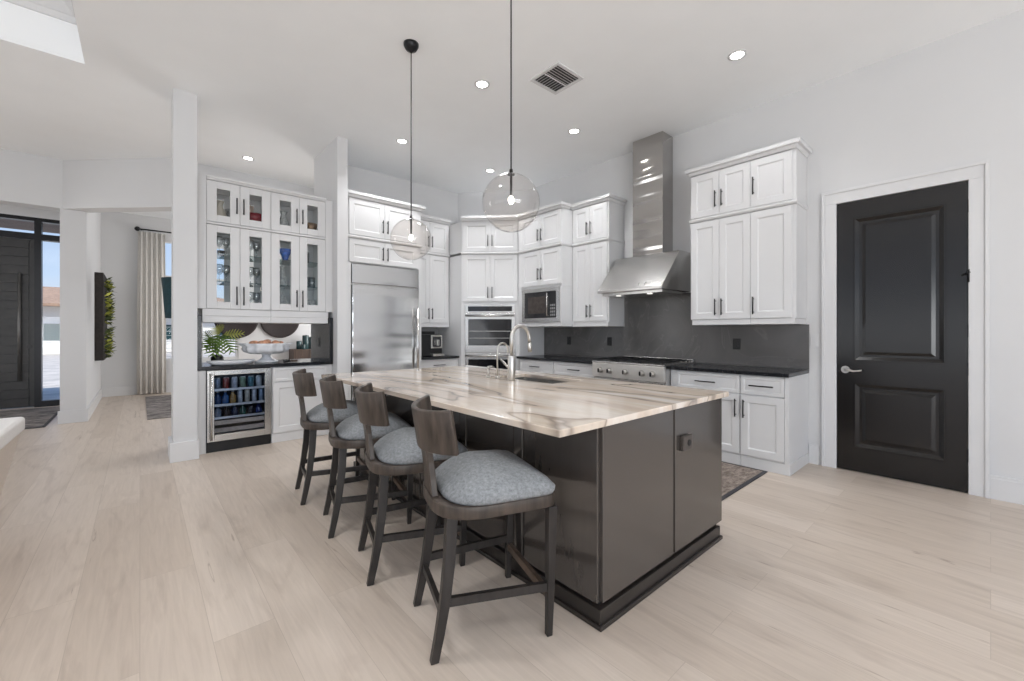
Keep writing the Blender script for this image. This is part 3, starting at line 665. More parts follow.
for i in range(3):
    x0 = .03+i*(rw-.06)/3; x1 = x0+(rw-.06)/3-.006
    mb = MB().frame(x0, x1, 0, .012, .04, rd-.08, .014) if False else MB()
    for x in (x0+.01, (x0+x1)/2, x1-.01): mb.bar((x,.05,.945),(x,rd-.09,.945),.013,.014)
    for y in (.055,.2,.36,rd-.095): mb.bar((x0+.003,y,.945),(x1-.003,y,.945),.013,.014)
    for x in (x0+.01, x1-.01):
        for y in (.055, rd-.095): mb.box(x-.007, x+.007, y-.007, y+.007, .9225, .94)
    mb.build('burner_grate', M['black'], rg)
    for y in (.17,.43): MB().cyl(((x0+x1)/2,y,.9225),((x0+x1)/2,y,.935),.04).build('burner', M['plastic'], rg)
MB().box(.0, rw, rd-.06, rd-.002, .9225, .955).build('back_trim', M['steel'], rg, bevel=.004)
for x in (.05, rw-.05):
    for y in (.20, rd-.1): MB().cyl((x,y,0),(x,y,.10),.02).build('leg', M['steel'], rg)

# ---- hood
hy0, hy1 = 3.20, 2.345; hw = hy0-hy1
hd = thing('range_hood', 'stainless wall hood with tall square chimney above the range', 'range hood', (4.22, hy0, 1.74), RZ)
D = XR-.003-4.22
prof = [(0,.0),(0,.035),(.40,.468),(D,.468),(D,.0)]
mb = MB()
a = [(0,p,q) for p,q in prof]; b = [(hw,p,q) for p,q in prof]
mb.rings([a,b], True, False)
mb.build('canopy', M['steelv'], hd, bevel=.006)
cx0, cx1 = hy0-2.967, hy0-2.563
MB().box(cx0, cx1, 4.632-4.22, D, .4685, CH-1.74-.002).build('chimney', M['csteel'], hd, bevel=.003)
MB().box(.03, hw-.03, .06, D-.05, -.03, -.0005).build('filter_housing', M['steel'], hd)
for x in (.22, hw-.22): MB().cyl((x,.13,-.0305),(x,.13,-.036),.03,20).build('lamp', pm('hood_lamp_lens', (.9,.9,.9), .3, emis=(1,.95,.88), estr=1.2), hd)
for x in (hw-.30, hw-.22): MB().cyl((x,.055,.085),(x,.03,.06),.012,14).build('knob', M['nickel'], hd)

# ================================================================== bar
bx0, bx1 = .436, 1.797
tag(MB().box(bx0+.046, bx1-.046, 5.395, 6.15, .872, .91).build('bar_counter', M['counter'], None, bevel=.003), 'black stone bar counter over the beverage cooler', 'countertop')
for x0, x1, lb in ((bx0, bx0+.044, 'upright black stone slab at the left end of the bar'), (bx1-.044, bx1, 'upright black stone slab at the right end of the bar')):
    tag(MB().box(x0, x1, 5.395, 6.15, .872, 1.445).build('stone_side', M['counter'], None, bevel=.002), lb, 'stone slab')
outlet('wall_outlet', 'black outlet on the stone slab at the right end of the bar', (bx1-.045, 5.80, 1.14), RZ+0*PI, M['plastic'], w=.07)
# beverage cooler
cl0, clw = .52, .60
ck = thing('beverage_cooler', 'stainless glass-door beverage cooler under the bar counter', 'beverage cooler', (cl0, 5.41, 0))
ch = .865
MB().box(0, .02, .03, .60, .11, ch).box(clw-.02, clw, .03, .60, .11, ch).box(.02, clw-.02, .03, .60, .11, .13).box(.02, clw-.02, .03, .60, ch-.02, ch).box(.02, clw-.02, .58, .60, .13, ch-.02).build('body', pm('cooler_liner', (.015,.018,.026), .4, noise=.2), ck)
dr = MB().frame(.004, clw-.004, .115, ch-.002, -.015, .028, .062, .07, .05).build('door_frame', M['steel'], ck, bevel=.003)
MB().box(.067, clw-.067, .0, .006, .186, ch-.053).build('pane', M['cglass'], dr)
mb = MB().cyl((.035,-.062,.14),(.035,-.062,ch-.03),.012)
for zz in (.20, ch-.10): mb.cyl((.035,-.015,zz),(.035,-.062,zz),.009)
mb.build('handle', M['steel'], dr)
MB().box(0, clw, .02, .59, .0, .108).build('toe_grille', M['plastic'], ck)
shz = [.655, .49, .355]
for zz in shz:
    sh = MB().box(.024, clw-.024, .06, .56, zz-.008, zz).build('shelf', M['inner'], ck)
    MB().box(.024, clw-.024, .045, .059, zz-.018, zz+.006).build('shelf_front', M['nickel'], sh)
for zz in (.275, .195):
    MB().box(.024, clw-.024, .045, .06, zz, zz+.045).box(.03, clw-.03, .061, .55, zz+.008, zz+.02).build('wine_shelf', M['shelfwood'], ck)
MB().box(.05, clw-.05, .10, .12, ch-.028, ch-.021).build('light_strip', pm('cooler_light', (1,1,1), .4, emis=(.8,.88,1), estr=8), ck)
def can(label, x, y, z, col, r=.03, h=.115, nm='beverage_can', grp=None):
    t = thing(nm, label, 'can', (x,y,z), 0, grp)
    m = pm('can_'+label[:14], col, .3, .3, noise=.25, nscale=30)
    MB().lathe([(r*.8,0),(r,.008),(r,h-.014),(r*.82,h)], (0,0,0), 16).build('body', m, t)
    MB().lathe([(r*.78,h+.0005),(r*.78,h+.004)], (0,0,0), 16).build('lid', M['nickel'], t)
def bottle(label, x, y, z, col, r=.032, h=.15, lying=False, grp=None):
    t = thing('bottle', label, 'bottle', (x,y,z+(r if lying else 0)), 0, grp)
    m = pm('bottle_'+label[:14], col, .12, 0, noise=.3, nscale=20)
    X = Matrix.Rotation(PI/2, 4, 'X') if lying else Matrix.Identity(4)
    MB().lathe([(r*.9,0),(r,.006),(r,h*.58),(r*.45,h*.76),(r*.38,h*.93)], (0,0,0), 16).xf(X).build('body', m, t)
    MB().lathe([(r*.42,h*.931),(r*.42,h)], (0,0,0), 12).xf(X).build('cap', M['nickel'], t)
ordn = ['first','second','third','fourth','fifth','sixth','seventh']
tops = [('pale blue',(.22,.26,.32)),('red',(.20,.035,.03)),('silver',(.36,.37,.40)),('green and white',(.16,.23,.15)),('teal',(.07,.17,.20)),('white',(.48,.50,.50))]
for i, (c, rgb) in enumerate(tops):
    can('%s can, %s from the left on the cooler\'s top shelf' % (c, ordn[i]), cl0+.105+i*.078, 5.41+.10, shz[0]+.001, rgb, .031, .115, grp='drinks on the top cooler shelf')
for i, (c, rgb, kind) in enumerate([('blue',(.03,.06,.14),'b'),('blue',(.03,.09,.22),'b'),('amber',(.30,.17,.05),'b'),('slim silver',(.42,.44,.46),'c'),('slim cream',(.5,.45,.36),'c'),('slim grey',(.38,.40,.44),'c'),('slim steel blue',(.22,.28,.36),'c')]):
    lb = '%s %s, %s from the left on the cooler\'s second shelf' % (c, 'bottle' if kind == 'b' else 'can', ordn[i])
    x = cl0+.11+i*.068+(-.0 if i < 3 else -.0)
    if kind == 'b': bottle(lb, x, 5.41+.10, shz[1]+.001, rgb, .031, .135, grp='drinks on the second cooler shelf')
    else: can(lb, x, 5.41+.10, shz[1]+.001, rgb, .024, .14, grp='drinks on the second cooler shelf')
for i, (c, rgb) in enumerate([('tall pale blue',(.14,.18,.24)),('dark brown',(.04,.025,.02)),('dark blue',(.02,.025,.05)),('dark green',(.02,.06,.04)),('black',(.012,.012,.016)),('navy',(.02,.03,.10))]):
    bottle('%s bottle, %s from the left on the cooler\'s third shelf' % (c, ordn[i]), cl0+.11+i*.077, 5.41+.11, shz[2]+.001, rgb, .033, .112, grp='drinks on the third cooler shelf')
# bar base cabinet right of the cooler and fillers
w = bx1-.002-(cl0+clw+.006)
cabinet('base_cabinet', 'white base cabinet with drawer right of the beverage cooler', 'cabinet', (cl0+clw+.006, 5.41), 0, w, [(0,w,TD,.70,.10,.868)],
        [(.01,w-.06,.115,.69,'R',.6)], [(.01,w-.06,.70,.86)], plinth=(0,w,.099), d=.70)
tag(MB().box(bx0, cl0-.004, 5.412, 6.10, .0, .868).build('end_panel', M['cab'], None, bevel=.003), 'narrow white end panel left of the beverage cooler', 'panel')
# glass front cabinets
def glass_cabinet(name, label, x0, x1, z0, z1, hz, shelves, crown, rail, val):
    w = x1-x0; dep = .44
    t = thing(name, label, 'cabinet', (x0, 5.41, z0), 0, 'glass-front cabinets over the bar')
    H = z1-z0
    MB().box(0,.018,TD,dep,0,H).box(w-.018,w,TD,dep,0,H).box(.018,w-.018,TD,dep,0,.018).box(.018,w-.018,TD,dep,H-.018,H).build('carcass', M['cab'], t)
    for a, b, hs in ((0,w/2,'R'),(w/2,w,'L')):
        d_ = MB().frame(a+.0015, b-.0015, .004, H-.004, 0, TD-.001, .088, .075, .075).build('door', M['cab'], t, bevel=.003)
        MB().box(a+.0895, b-.0895, .008, .012, .079, H-.079).build('pane', M['glass'], d_)
        hx = b-.032 if hs == 'R' else a+.032
        bar_pull(MB(), hx, 0, hz-z0, .2 if H > .6 else .17).build('handle', M['handle'], d_)
        r_ = MB().frame(a+.0015, b-.0015, .004, H-.004, dep+.001, dep+.019, .088, .075, .075).build('rear_door', M['cab'], t, bevel=.003)
        MB().box(a+.0895, b-.0895, dep+.008, dep+.012, .079, H-.079).build('rear_pane', M['glass'], r_)
        bar_pull(MB(), hx, 0, hz-z0, .17).xf(Matrix.Translation((0,dep+.019,0)) @ Matrix.Scale(-1,4,(0,1,0))).build('rear_handle', M['handle'], r_)
    for s in shelves: MB().box(.020,w-.020,TD+.01,dep-.01,s-z0-.004,s-z0+.004).build('glass_shelf', M['shelfglass'], t)
    if crown: MB().frus((-crown[0], w+crown[1], -.004, dep, H+.001), (-crown[0], w+crown[1], -.022, dep, H+.022)).frus((-crown[0], w+crown[1], -.035, dep, H+.022), (-crown[0], w+crown[1], -.035, dep, H+.038)).build('crown_moulding', M['cab'], t)
    if rail: MB().box(-rail[0], w+rail[1], -.010, dep, H+.001, H+.022).build('rail_moulding', M['cab'], t, bevel=.003)
    if val: MB().box(-val[0], w+val[1], .006, dep, -.075, -.002).box(-val[0], w+val[1], .012, dep, -.140, -.075).build('light_rail', M['cab'], t, bevel=.003)
    return t
xa, xb, xc = .52, 1.117, 1.712
glass_cabinet('glass_cabinet', 'tall glass-front cabinet over the beverage cooler', xa, xb-.001, 1.515, 2.405, 1.66, (1.81,2.11), None, (0,0), (.034,0))
glass_cabinet('glass_cabinet', 'tall glass-front cabinet at the right end over the bar', xb, xc, 1.515, 2.405, 1.66, (1.81,2.11), None, (0,0), (0,.034))
glass_cabinet('glass_cabinet', 'short upper glass-front cabinet nearest the left column', xa, xb-.001, 2.43, 2.868, 2.63, (), (0,0), None, None)
glass_cabinet('glass_cabinet', 'short upper glass-front cabinet nearest the wing wall', xb, xc, 2.43, 2.868, 2.63, (), (0,0), None, None)
for x0, x1, lb in ((.4335,.5185,'narrow white filler strip between left column and glass cabinets'),(1.7135,1.7975,'narrow white filler strip between glass cabinets and wing wall')):
    tag(MB().box(x0, x1, 5.414, 5.85, 1.516, 2.895).build('filler_strip', M['cab'], None), lb, 'panel')

# glassware in the cabinets
def vessel(name, label, cat, x, y, z, prof, mat, extra=None, grp='glassware in the bar cabinets'):
    o = MB().lathe(prof, (0,0,0), 20, True, False).build(name, mat, None, loc=(x,y,z)); tag(o, label, cat, grp)
    return o
goblet = [(.03,0),(.03,.004),(.005,.008),(.005,.07),(.02,.08),(.036,.11),(.036,.16),(.032,.185),(.030,.183),(.033,.158),(.033,.112),(.0,.085)]
bowl = [(.035,0),(.04,.008),(.075,.05),(.095,.085),(.09,.085),(.07,.052),(.001,.014)]
vase = [(.035,0),(.045,.02),(.05,.08),(.03,.16),(.02,.20),(.032,.24),(.029,.24),(.017,.20),(.026,.16),(.001,.02)]
tumbler = [(.032,0),(.038,.11),(.035,.11),(.03,.006),(.001,.006)]
zt = 2.43+.0185
vessel('pitcher', 'cream ceramic pitcher in the upper left glass cabinet', 'pitcher', .66, 5.62, zt, [(r*1.35,z*1.1) for r,z in vase], pm('cream_glaze', (.75,.68,.58), .3, noise=.05))
vessel('glass_bowl', 'clear cut-glass bowl beside the cream pitcher', 'bowl', .755, 5.50, zt, [(r*.7,z*1.8) for r,z in bowl], M['crystal'])
vessel('ruby_bowl', 'deep red glass bowl in an upper glass cabinet', 'bowl', .985, 5.56, zt, [(r*1.05,z*1.9) for r,z in bowl], M['redglass'])
vessel('candle', 'pale pink pillar candle behind the red bowl', 'candle', .955, 5.74, zt, [(.05,0),(.05,.29),(.04,.295),(.001,.29)], pm('pink_wax', (.72,.55,.46), .5, noise=.05))
vessel('decanter', 'grey crystal decanter in the upper right glass cabinet', 'decanter', 1.28, 5.55, zt, [(r*1.3,z*1.05) for r,z in vase], M['pewter'])
vessel('platter_stack', 'low bronze bowl in the rightmost upper glass cabinet', 'bowl', 1.57, 5.52, zt, [(r*.9,z*1.7) for r,z in bowl], pm('aged_bronze', (.20,.13,.08), .3, .6, noise=.3))
s1, s2, s3 = 1.515+.0185, 1.8145, 2.1145
for z_, nm_ in ((s3,'top'),(s2,'middle'),(s1,'bottom')):
    for j, xx in enumerate((.64,.71,.93,1.0)):
        if z_ == s1 and j < 2: continue
        side = 'left' if j < 2 else 'second'
        vessel('goblet', 'clear stemmed goblet, %s one in the %s door, %s shelf' % ('left' if j % 2 == 0 else 'right', side, nm_), 'glass', xx, 5.50+.05*(j%2), z_, goblet, M['crystal'])
vessel('dark_cup', 'black espresso cup on the top shelf of the left glass door', 'cup', .675, 5.64, s3, [(r,z*.5) for r,z in tumbler], M['plastic'])
vessel('dark_cup', 'black sugar pot on the top shelf of the left glass door', 'cup', .775, 5.47, s3, [(r,z*.6) for r,z in tumbler], M['plastic'])
vessel('candle', 'peach pillar candle on the middle shelf of the second glass door', 'candle', .90, 5.70, s2, [(.05,0),(.05,.19),(.04,.195),(.001,.19)], pm('peach_wax', (.70,.50,.38), .5, noise=.05))
vessel('flower_glass', 'cobalt blue flared glass vase on the top shelf of the third door', 'vase', 1.29, 5.52, s3, [(.035,0),(.03,.01),(.04,.05),(.085,.13),(.08,.13),(.03,.05),(.001,.02)], M['blueglass'])
vessel('decanter', 'grey crystal vase on the middle shelf of the third door', 'vase', 1.27, 5.58, s2, vase, M['pewter'])
vessel('decanter', 'tall grey crystal decanter on the bottom shelf of the third door', 'decanter', 1.26, 5.58, s1, [(r*1.2,z*1.1) for r,z in vase], M['pewter'])
for k, (xx, z_) in enumerate(((1.53,s3),(1.60,s2),(1.53,s2),(1.53,s1),(1.60,s1))):
    vessel('tumbler', ['single clear tumbler on the top shelf of the rightmost door','right clear tumbler on the middle shelf of the rightmost door','left clear tumbler on the middle shelf of the rightmost door','left smoky tumbler on the bottom shelf of the rightmost door','right smoky tumbler on the bottom shelf of the rightmost door'][k], 'glass', xx, 5.56, z_, [(r,z*1.2) for r,z in tumbler], M['pewter'] if k > 2 else M['crystal'])

# things on the bar counter
zc = .911
t = thing('platter', 'long white oval platter lying on the bar under the leaves', 'platter', (.76, 5.53, zc), .1)
R = []
for s, z in ((.55,0),(.8,.006),(1,.045),(.97,.050),(.78,.016),(.5,.012)):
    R.append([(.235*s*math.cos(2*PI*k/32), .115*s*math.sin(2*PI*k/32), z) for k in range(32)])
MB().rings(R).build('dish', M['white_ceramic'], t)
vs = thing('leaf_arrangement', 'arrangement of green split leaves in a low dark vase', 'plant', (.665, 5.86, zc))
MB().lathe([(.05,0),(.06,.01),(.065,.07),(.04,.10),(.035,.10),(.055,.07),(.001,.02)], (0,0,0), 20, True, False).build('vase', M['plastic'], vs)
def split_leaf(mb, base, tip, width, n=7):
    base, tip = Vector(base), Vector(tip); ax = tip-base; Ln = ax.length; ax.normalize()
    side = ax.cross(Vector((0,-1,.25))).normalized(); nrm = side.cross(ax).normalized()
    for s in (-1, 1):
        for k in range(n):
            u = (k+.5)/n; wd = width*math.sin(PI*min(1,(u*.85+.15)))**.7
            c = base+ax*Ln*u; e_ = c+side*s*wd+ax*Ln*.16-nrm*wd*.25
            h_ = Ln/n*.43; th = nrm*.0015
            p = [c-ax*h_, c+ax*h_, e_+ax*h_*.25, e_-ax*h_*.25]
            mb.hexa([q-th for q in p]+[q+th for q in p])
    mb.bar(base, tip, .006, .004)
for (bs_, tp, wd, m_) in (((.0,-.03,.33),(-.06,-.15,.10),.12,'leaf'),((-.03,-.02,.29),(-.12,-.10,.16),.09,'leaf'),((.05,-.02,.33),(.12,-.13,.13),.11,'leaf'),((.05,.0,.32),(.24,-.06,.34),.07,'leafy'),((.02,.02,.33),(-.02,-.06,.42),.09,'leafy'),((-.06,0,.25),(-.12,-.08,.36),.06,'leaf')):
    mb = MB(); split_leaf(mb, bs_, tp, wd); lf = mb.build('leaf', M[m_], vs)
    MB().tube([(0,0,.06),(bs_[0]*.5,bs_[1]*.5,.2),bs_], .004, 6).build('stem', M['leaf'], lf)
bwl = thing('footed_bowl', 'large white scalloped footed bowl on the bar', 'bowl', (1.13, 5.70, zc))
MB().lathe([(.12,0),(.125,.014),(.07,.035),(.045,.07),(.05,.095)], (0,0,0), 28).build('foot', M['white_ceramic'], bwl)
R = []
for r, z in ((.05,.096),(.16,.105),(.225,.13),(.245,.165),(.235,.19),(.285,.225),(.275,.228),(.222,.20),(.19,.16),(.05,.12)):
    R.append([(r*(1+(.05*math.cos(12*2*PI*k/72) if r > .12 else 0))*math.cos(2*PI*k/72), r*(1+(.05*math.cos(12*2*PI*k/72) if r > .12 else 0))*math.sin(2*PI*k/72), z) for k in range(72)])
MB().rings(R).build('basin', M['white_ceramic'], bwl)
for k, (dx, dy, dz, r) in enumerate(((-.05,-.06,.215,.045),(.085,-.05,.215,.044),(.160,.05,.215,.030),(-.12,.03,.215,.042),(.02,.07,.225,.045))):
    o = MB().ball((0,0,0), r, 14, 8, .75).xf(Matrix.Rotation(k, 4, 'Z') @ Matrix.Scale(1.35, 4, (1,0,0))).build('shell', M['shell'], None, loc=(1.13+dx, 5.70+dy, zc+dz+.012))
    tag(o, ['peach shell at the front centre of the footed bowl','peach shell front right in the footed bowl','peach shell at the right rim of the footed bowl','peach shell at the left of the footed bowl','peach shell at the back of the footed bowl'][k], 'shell', 'shells in the footed bowl')
bo = thing('corkscrew', 'small dark corkscrew lying right of the footed bowl', 'corkscrew', (1.33, 5.47, zc), .2)
MB().tube([(-.07,0,.02),(-.03,0,.022),(.0,0,.018)], [.02,.018,.012], 10).build('head', M['plastic'], bo)
MB().tube([(.001,0,.018),(.05,0,.018),(.08,0,.016)], [.010,.012,.014], 10).build('grip', pm('dark_brown_grip', (.05,.025,.015), .4, noise=.3), bo)

# ================================================================== island
IX0, IX1, IY0, IY1 = 1.478, 2.72, 1.108, 3.86
isl = thing('kitchen_island', 'large dark espresso island base with flat end panels', 'island', (2.1, 2.5, 0))
def I(mb): return mb.xf(Matrix.Translation((-2.1,-2.5,0)))
I(MB().box(IX0+.022, 2.17, IY0+.022, IY1-.022, .0825, .862).box(2.17, IX1-.022, IY0+.022, 2.05, .0825, .862).box(2.17, IX1-.022, 2.80, IY1-.022, .0825, .862).box(2.62,IX1-.022,2.05,2.80,.0825,.862).box(2.17,2.62,2.05,2.80,.0825,.55)).build('body', M['esp_dark'], isl)
I(MB().box(IX0-.008, IX1-.05, IY0-.010, IY1+.010, 0, .082)).build('base_board', M['esp_base'], isl, bevel=.003)
I(MB().box(IX0-.020, IX1-.036, IY0-.022, IY1+.022, 0, .022)).build('shoe_moulding', M['esp_base'], isl, bevel=.005)
for x0, x1 in ((IX0+.022, 2.114), (2.130, IX1)):
    I(MB().box(x0, x1, IY0, IY0+.021, .096, .864)).build('end_panel', M['espresso'], isl, bevel=.002)
    I(MB().box(x0, x1, IY1-.021, IY1, .118, .864)).build('end_panel', M['espresso'], isl, bevel=.002)
ys = [IY0+.014, 1.59, 1.665, 2.09, 2.165, 2.65, 2.725, 3.21, 3.285, IY1-.014]
for k in range(0, 10, 2):
    I(MB().box(IX0, IX0+.021, ys[k], ys[k+1]-.004, .096, .864)).build('side_panel', M['espresso'], isl, bevel=.002)
for k in range(1, 9, 2):
    I(MB().box(IX0-.004, IX0+.021, ys[k]+.004, ys[k+1]-.008, .096, .864)).build('pilaster', M['espresso'], isl, bevel=.004)
for k in range(4):
    y0 = IY0+.02+k*(IY1-IY0-.04)/4; y1 = y0+(IY1-IY0-.04)/4-.004
    o = I(MB().box(IX1-.021, IX1-.001, y0, y1, .118, .864)).build('door', M['espresso'], isl, bevel=.002)
    I(MB().cyl((IX1+.03,y1-.04,.55),(IX1+.03,y1-.04,.75),.006).cyl((IX1,y1-.04,.57),(IX1+.03,y1-.04,.57),.005).cyl((IX1,y1-.04,.73),(IX1+.03,y1-.04,.73),.005)).build('handle', M['handle'], o)
ot = thing('island_outlet', 'dark pop-out outlet box on the island end panel', 'outlet', (2.235, IY0-.0005, .668), 0)
MB().box(-.05, .05, -.022, 0, -.040, .040).build('cover_plate', pm('bronze_plate', (.12,.105,.095), .35, .5, noise=.1), ot, bevel=.004)
MB().cyl((.008,-.0225,0),(.008,-.025,0),.018,18).build('receptacle', M['plastic'], ot)
# counter with sink cut-out
SXa, SXb, SYa, SYb = 2.235, 2.585, 2.10, 2.76
mb = MB()
X_ = [1.197, SXa, SXb, 2.768]; Y_ = [1.084, SYa, SYb, 3.90]
V = {}
for i, x in enumerate(X_):
    for j, y in enumerate(Y_):
        for k, z in enumerate((.866, .896)): V[i,j,k] = mb.bm.verts.new((x-1.98, y-2.49, z-.9))
for i in range(3):
    for j in range(3):
        if (i, j) == (1, 1): continue
        mb._face([V[i,j,1],V[i+1,j,1],V[i+1,j+1,1],V[i,j+1,1]]); mb._face([V[i,j,0],V[i,j+1,0],V[i+1,j+1,0],V[i+1,j,0]])
for i in range(3):
    mb._face([V[i,0,0],V[i+1,0,0],V[i+1,0,1],V[i,0,1]]); mb._face([V[i,3,0],V[i,3,1],V[i+1,3,1],V[i+1,3,0]])
for j in range(3):
    mb._face([V[0,j,0],V[0,j,1],V[0,j+1,1],V[0,j+1,0]]); mb._face([V[3,j,0],V[3,j+1,0],V[3,j+1,1],V[3,j,1]])
mb._face([V[1,1,0],V[1,1,1],V[2,1,1],V[2,1,0]]); mb._face([V[1,2,0],V[2,2,0],V[2,2,1],V[1,2,1]])
mb._face([V[1,1,0],V[1,2,0],V[1,2,1],V[1,1,1]]); mb._face([V[2,1,0],V[2,1,1],V[2,2,1],V[2,2,0]])
tag(mb.build('island_countertop', M['quartz'], None, bevel=.004, loc=(1.98,2.49,.9)), 'cream quartzite island countertop with flowing brown veins', 'countertop')
sk = thing('sink', 'undermount stainless sink set in the island top', 'sink', (2.41, 2.43, .60))
mb = MB(); a, b = (SXb-SXa)/2+.008, (SYb-SYa)/2+.008
mb.box(-a,-a+.004,-b,b,.02,.2645).box(a-.004,a,-b,b,.02,.2645).box(-a+.004,a-.004,-b,-b+.004,.02,.2645).box(-a+.004,a-.004,b-.004,b,.02,.2645).box(-a,a,-b,b,.012,.02)
mb.build('basin', M['steel'], sk)
MB().cyl((0,0,.0205),(0,0,.024),.045,20).build('drain', M['nickel'], sk)
fa = thing('faucet', 'tall brushed nickel gooseneck kitchen faucet at the island sink', 'faucet', (2.155, 2.45, .8965))
MB().cyl((0,0,0),(0,0,.19),.030,20).build('body', M['nickel'], fa, bevel=.003)
pts = [(0,0,.19),(0,0,.31)] + [(.095-.095*math.cos(PI*k/12), 0, .325+.095*math.sin(PI*k/12)) for k in range(13)] + [(.192,0,.29)]
MB().tube(pts, .0145, 14).build('gooseneck', M['nickel'], fa)
MB().tube([(.192,0,.289),(.196,0,.25),(.198,0,.215)], [.017,.019,.016], 14).build('spray_head', M['nickel'], fa)
MB().tube([(0,.028,.10),(0,.05,.105),(-.02,.11,.16)], [.011,.010,.007], 10).build('lever', M['nickel'], fa)
wf_ = thing('filter_faucet', 'slim filtered-water tap beside the tall faucet', 'faucet', (2.155, 2.62, .8965))
MB().tube([(0,0,0),(0,0,.02)], [.02,.018], 14).build('base', M['nickel'], wf_)
MB().tube([(0,0,.02),(0,0,.22)]+[(.055-.055*math.cos(PI*k/10),0,.23+.055*math.sin(PI*k/10)) for k in range(11)]+[(.112,0,.20)], .007, 10).build('spout', M['nickel'], wf_)
sd = thing('soap_dispenser', 'small nickel soap dispenser left of the slim tap', 'soap dispenser', (2.155, 2.74, .8965))
MB().cyl((0,0,0),(0,0,.012),.02).cyl((0,0,.012),(0,0,.07),.009).build('pump', M['nickel'], sd)
MB().tube([(0,0,.071),(0,0,.085),(.03,0,.088),(.06,0,.08)], [.012,.010,.008,.006], 10).build('nozzle', M['nickel'], sd)

# ================================================================== bar stools
def outline(n=72, sx=1.0, sy=1.0):
    P = []
    pts = []
    for k in range(n):
        a = 2*PI*k/n; c, s = math.cos(a), math.sin(a)
        ex = .17 if c > 0 else .80      # square in front, round at the back
        x = (.268 if c > 0 else .235)*math.copysign(abs(c)**ex, c); y = .246*math.copysign(abs(s)**(.17 if c > 0 else .60), s)
        pts.append((x*sx, y*sy))
    return pts
def make_stool():
    t = thing('counter_stool', 'x', 'stool', (0,0,0), 0, 'counter stools along the island')
    for s in (-1, 1):
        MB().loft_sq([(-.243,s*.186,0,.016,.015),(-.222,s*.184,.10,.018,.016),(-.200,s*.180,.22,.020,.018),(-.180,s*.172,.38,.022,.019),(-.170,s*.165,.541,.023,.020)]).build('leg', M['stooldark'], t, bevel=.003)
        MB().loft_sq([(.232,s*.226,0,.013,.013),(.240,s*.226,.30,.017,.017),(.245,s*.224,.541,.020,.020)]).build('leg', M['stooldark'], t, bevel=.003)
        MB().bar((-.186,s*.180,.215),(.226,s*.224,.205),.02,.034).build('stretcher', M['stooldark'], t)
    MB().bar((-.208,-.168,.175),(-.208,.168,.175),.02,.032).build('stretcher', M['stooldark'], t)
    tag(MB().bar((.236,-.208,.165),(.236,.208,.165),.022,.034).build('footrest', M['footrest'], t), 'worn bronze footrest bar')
    o = outline()
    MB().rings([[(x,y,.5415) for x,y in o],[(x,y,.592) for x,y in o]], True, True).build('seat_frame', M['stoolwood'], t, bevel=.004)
    R = []
    for sc, z in ((.985,.5925),(1.008,.605),(1.015,.622),(.995,.640),(.93,.660),(.80,.681),(.60,.698),(.38,.708),(.15,.712)):
        R.append([(x*sc, y*sc, z-.012*max(0,x*sc/.235)*(1 if z > .63 else 0)) for x, y in o])
    R = [[((x if x > 0 else x*.80), y, .5925+(z-.5925)*(1-.50*min(1, max(0, -x)/.22)**1.5)) for x, y, z in ring] for ring in R]
    MB().rings(R, True, True).build('seat_cushion', M['fabric'], t)
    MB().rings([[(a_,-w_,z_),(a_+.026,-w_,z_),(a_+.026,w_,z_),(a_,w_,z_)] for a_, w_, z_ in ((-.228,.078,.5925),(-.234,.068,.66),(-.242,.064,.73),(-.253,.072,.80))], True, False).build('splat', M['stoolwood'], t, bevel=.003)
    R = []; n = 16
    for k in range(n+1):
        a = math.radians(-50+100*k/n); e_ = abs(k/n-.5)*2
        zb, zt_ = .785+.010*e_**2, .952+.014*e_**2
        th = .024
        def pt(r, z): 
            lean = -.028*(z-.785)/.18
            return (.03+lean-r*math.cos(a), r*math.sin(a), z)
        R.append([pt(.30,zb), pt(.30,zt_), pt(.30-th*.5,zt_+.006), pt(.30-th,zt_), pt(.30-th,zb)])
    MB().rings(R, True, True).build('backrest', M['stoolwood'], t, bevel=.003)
    return t
st0 = make_stool()
spots = [(.916,1.590,-18.6,'counter stool nearest the camera, at the near end of the island'),
         (.924,2.243,-15.0,'second counter stool from the near end of the island'),
         (.934,2.876,-13.0,'third counter stool from the near end of the island'),
         (.935,3.530,-8.8,'counter stool farthest from the camera, closest to the bar')]
for i, (x, y, a, lb) in enumerate(spots):
    o = st0 if i == 0 else copy_tree(st0)
    ar = math.radians(a)
    o.location = (x+.235*math.cos(ar), y+.235*math.sin(ar), 0); o.rotation_euler = (0,0,ar); o['label'] = lb

# ================================================================== pendants, recessed lights, vent
def pendant(label, x, y, zc_, r):
    t = thing('pendant_light', label, 'pendant light', (x, y, CH), 0, 'globe pendants over the island')
    z = zc_-CH
    MB().lathe([(.062,-.0005),(.060,-.02),(.045,-.048),(.016,-.062),(.006,-.075)], (0,0,0), 24).build('canopy', M['black'], t)
    MB().cyl((0,0,-.075),(0,0,z+r+.03),.0045,8).build('cord', M['black'], t)
    MB().lathe([(.006,.03),(.010,.028),(.012,.008),(.022,.004),(.022,-.006),(.008,-.010),(.007,-r*.72)], (0,0,z+r), 14).build('stem', M['handle'], t)
    prof = [(max(r*math.sin(PI*i/28),.012), r*math.cos(PI*i/28)) for i in range(2, 29)]
    MB().lathe(prof, (0,0,z), 48, False, False).build('globe', M['globe'], t)
    MB().ball((0,0,z+r*.27-.03), .017, 14, 10, 1.4).build('bulb', M['bulb'], t)
pendant('clear glass globe pendant farther from the camera, with its canopy in view', 1.681, 3.167, 2.034, .168)
pendant('clear glass globe pendant nearer the camera, right of the other', 1.681, 1.915, 2.049, .174)
def ray(u, v):
    r = (u-512)/422; return Vector((.6615+.7499*r, .7499-.6615*r, (332-v)/422))
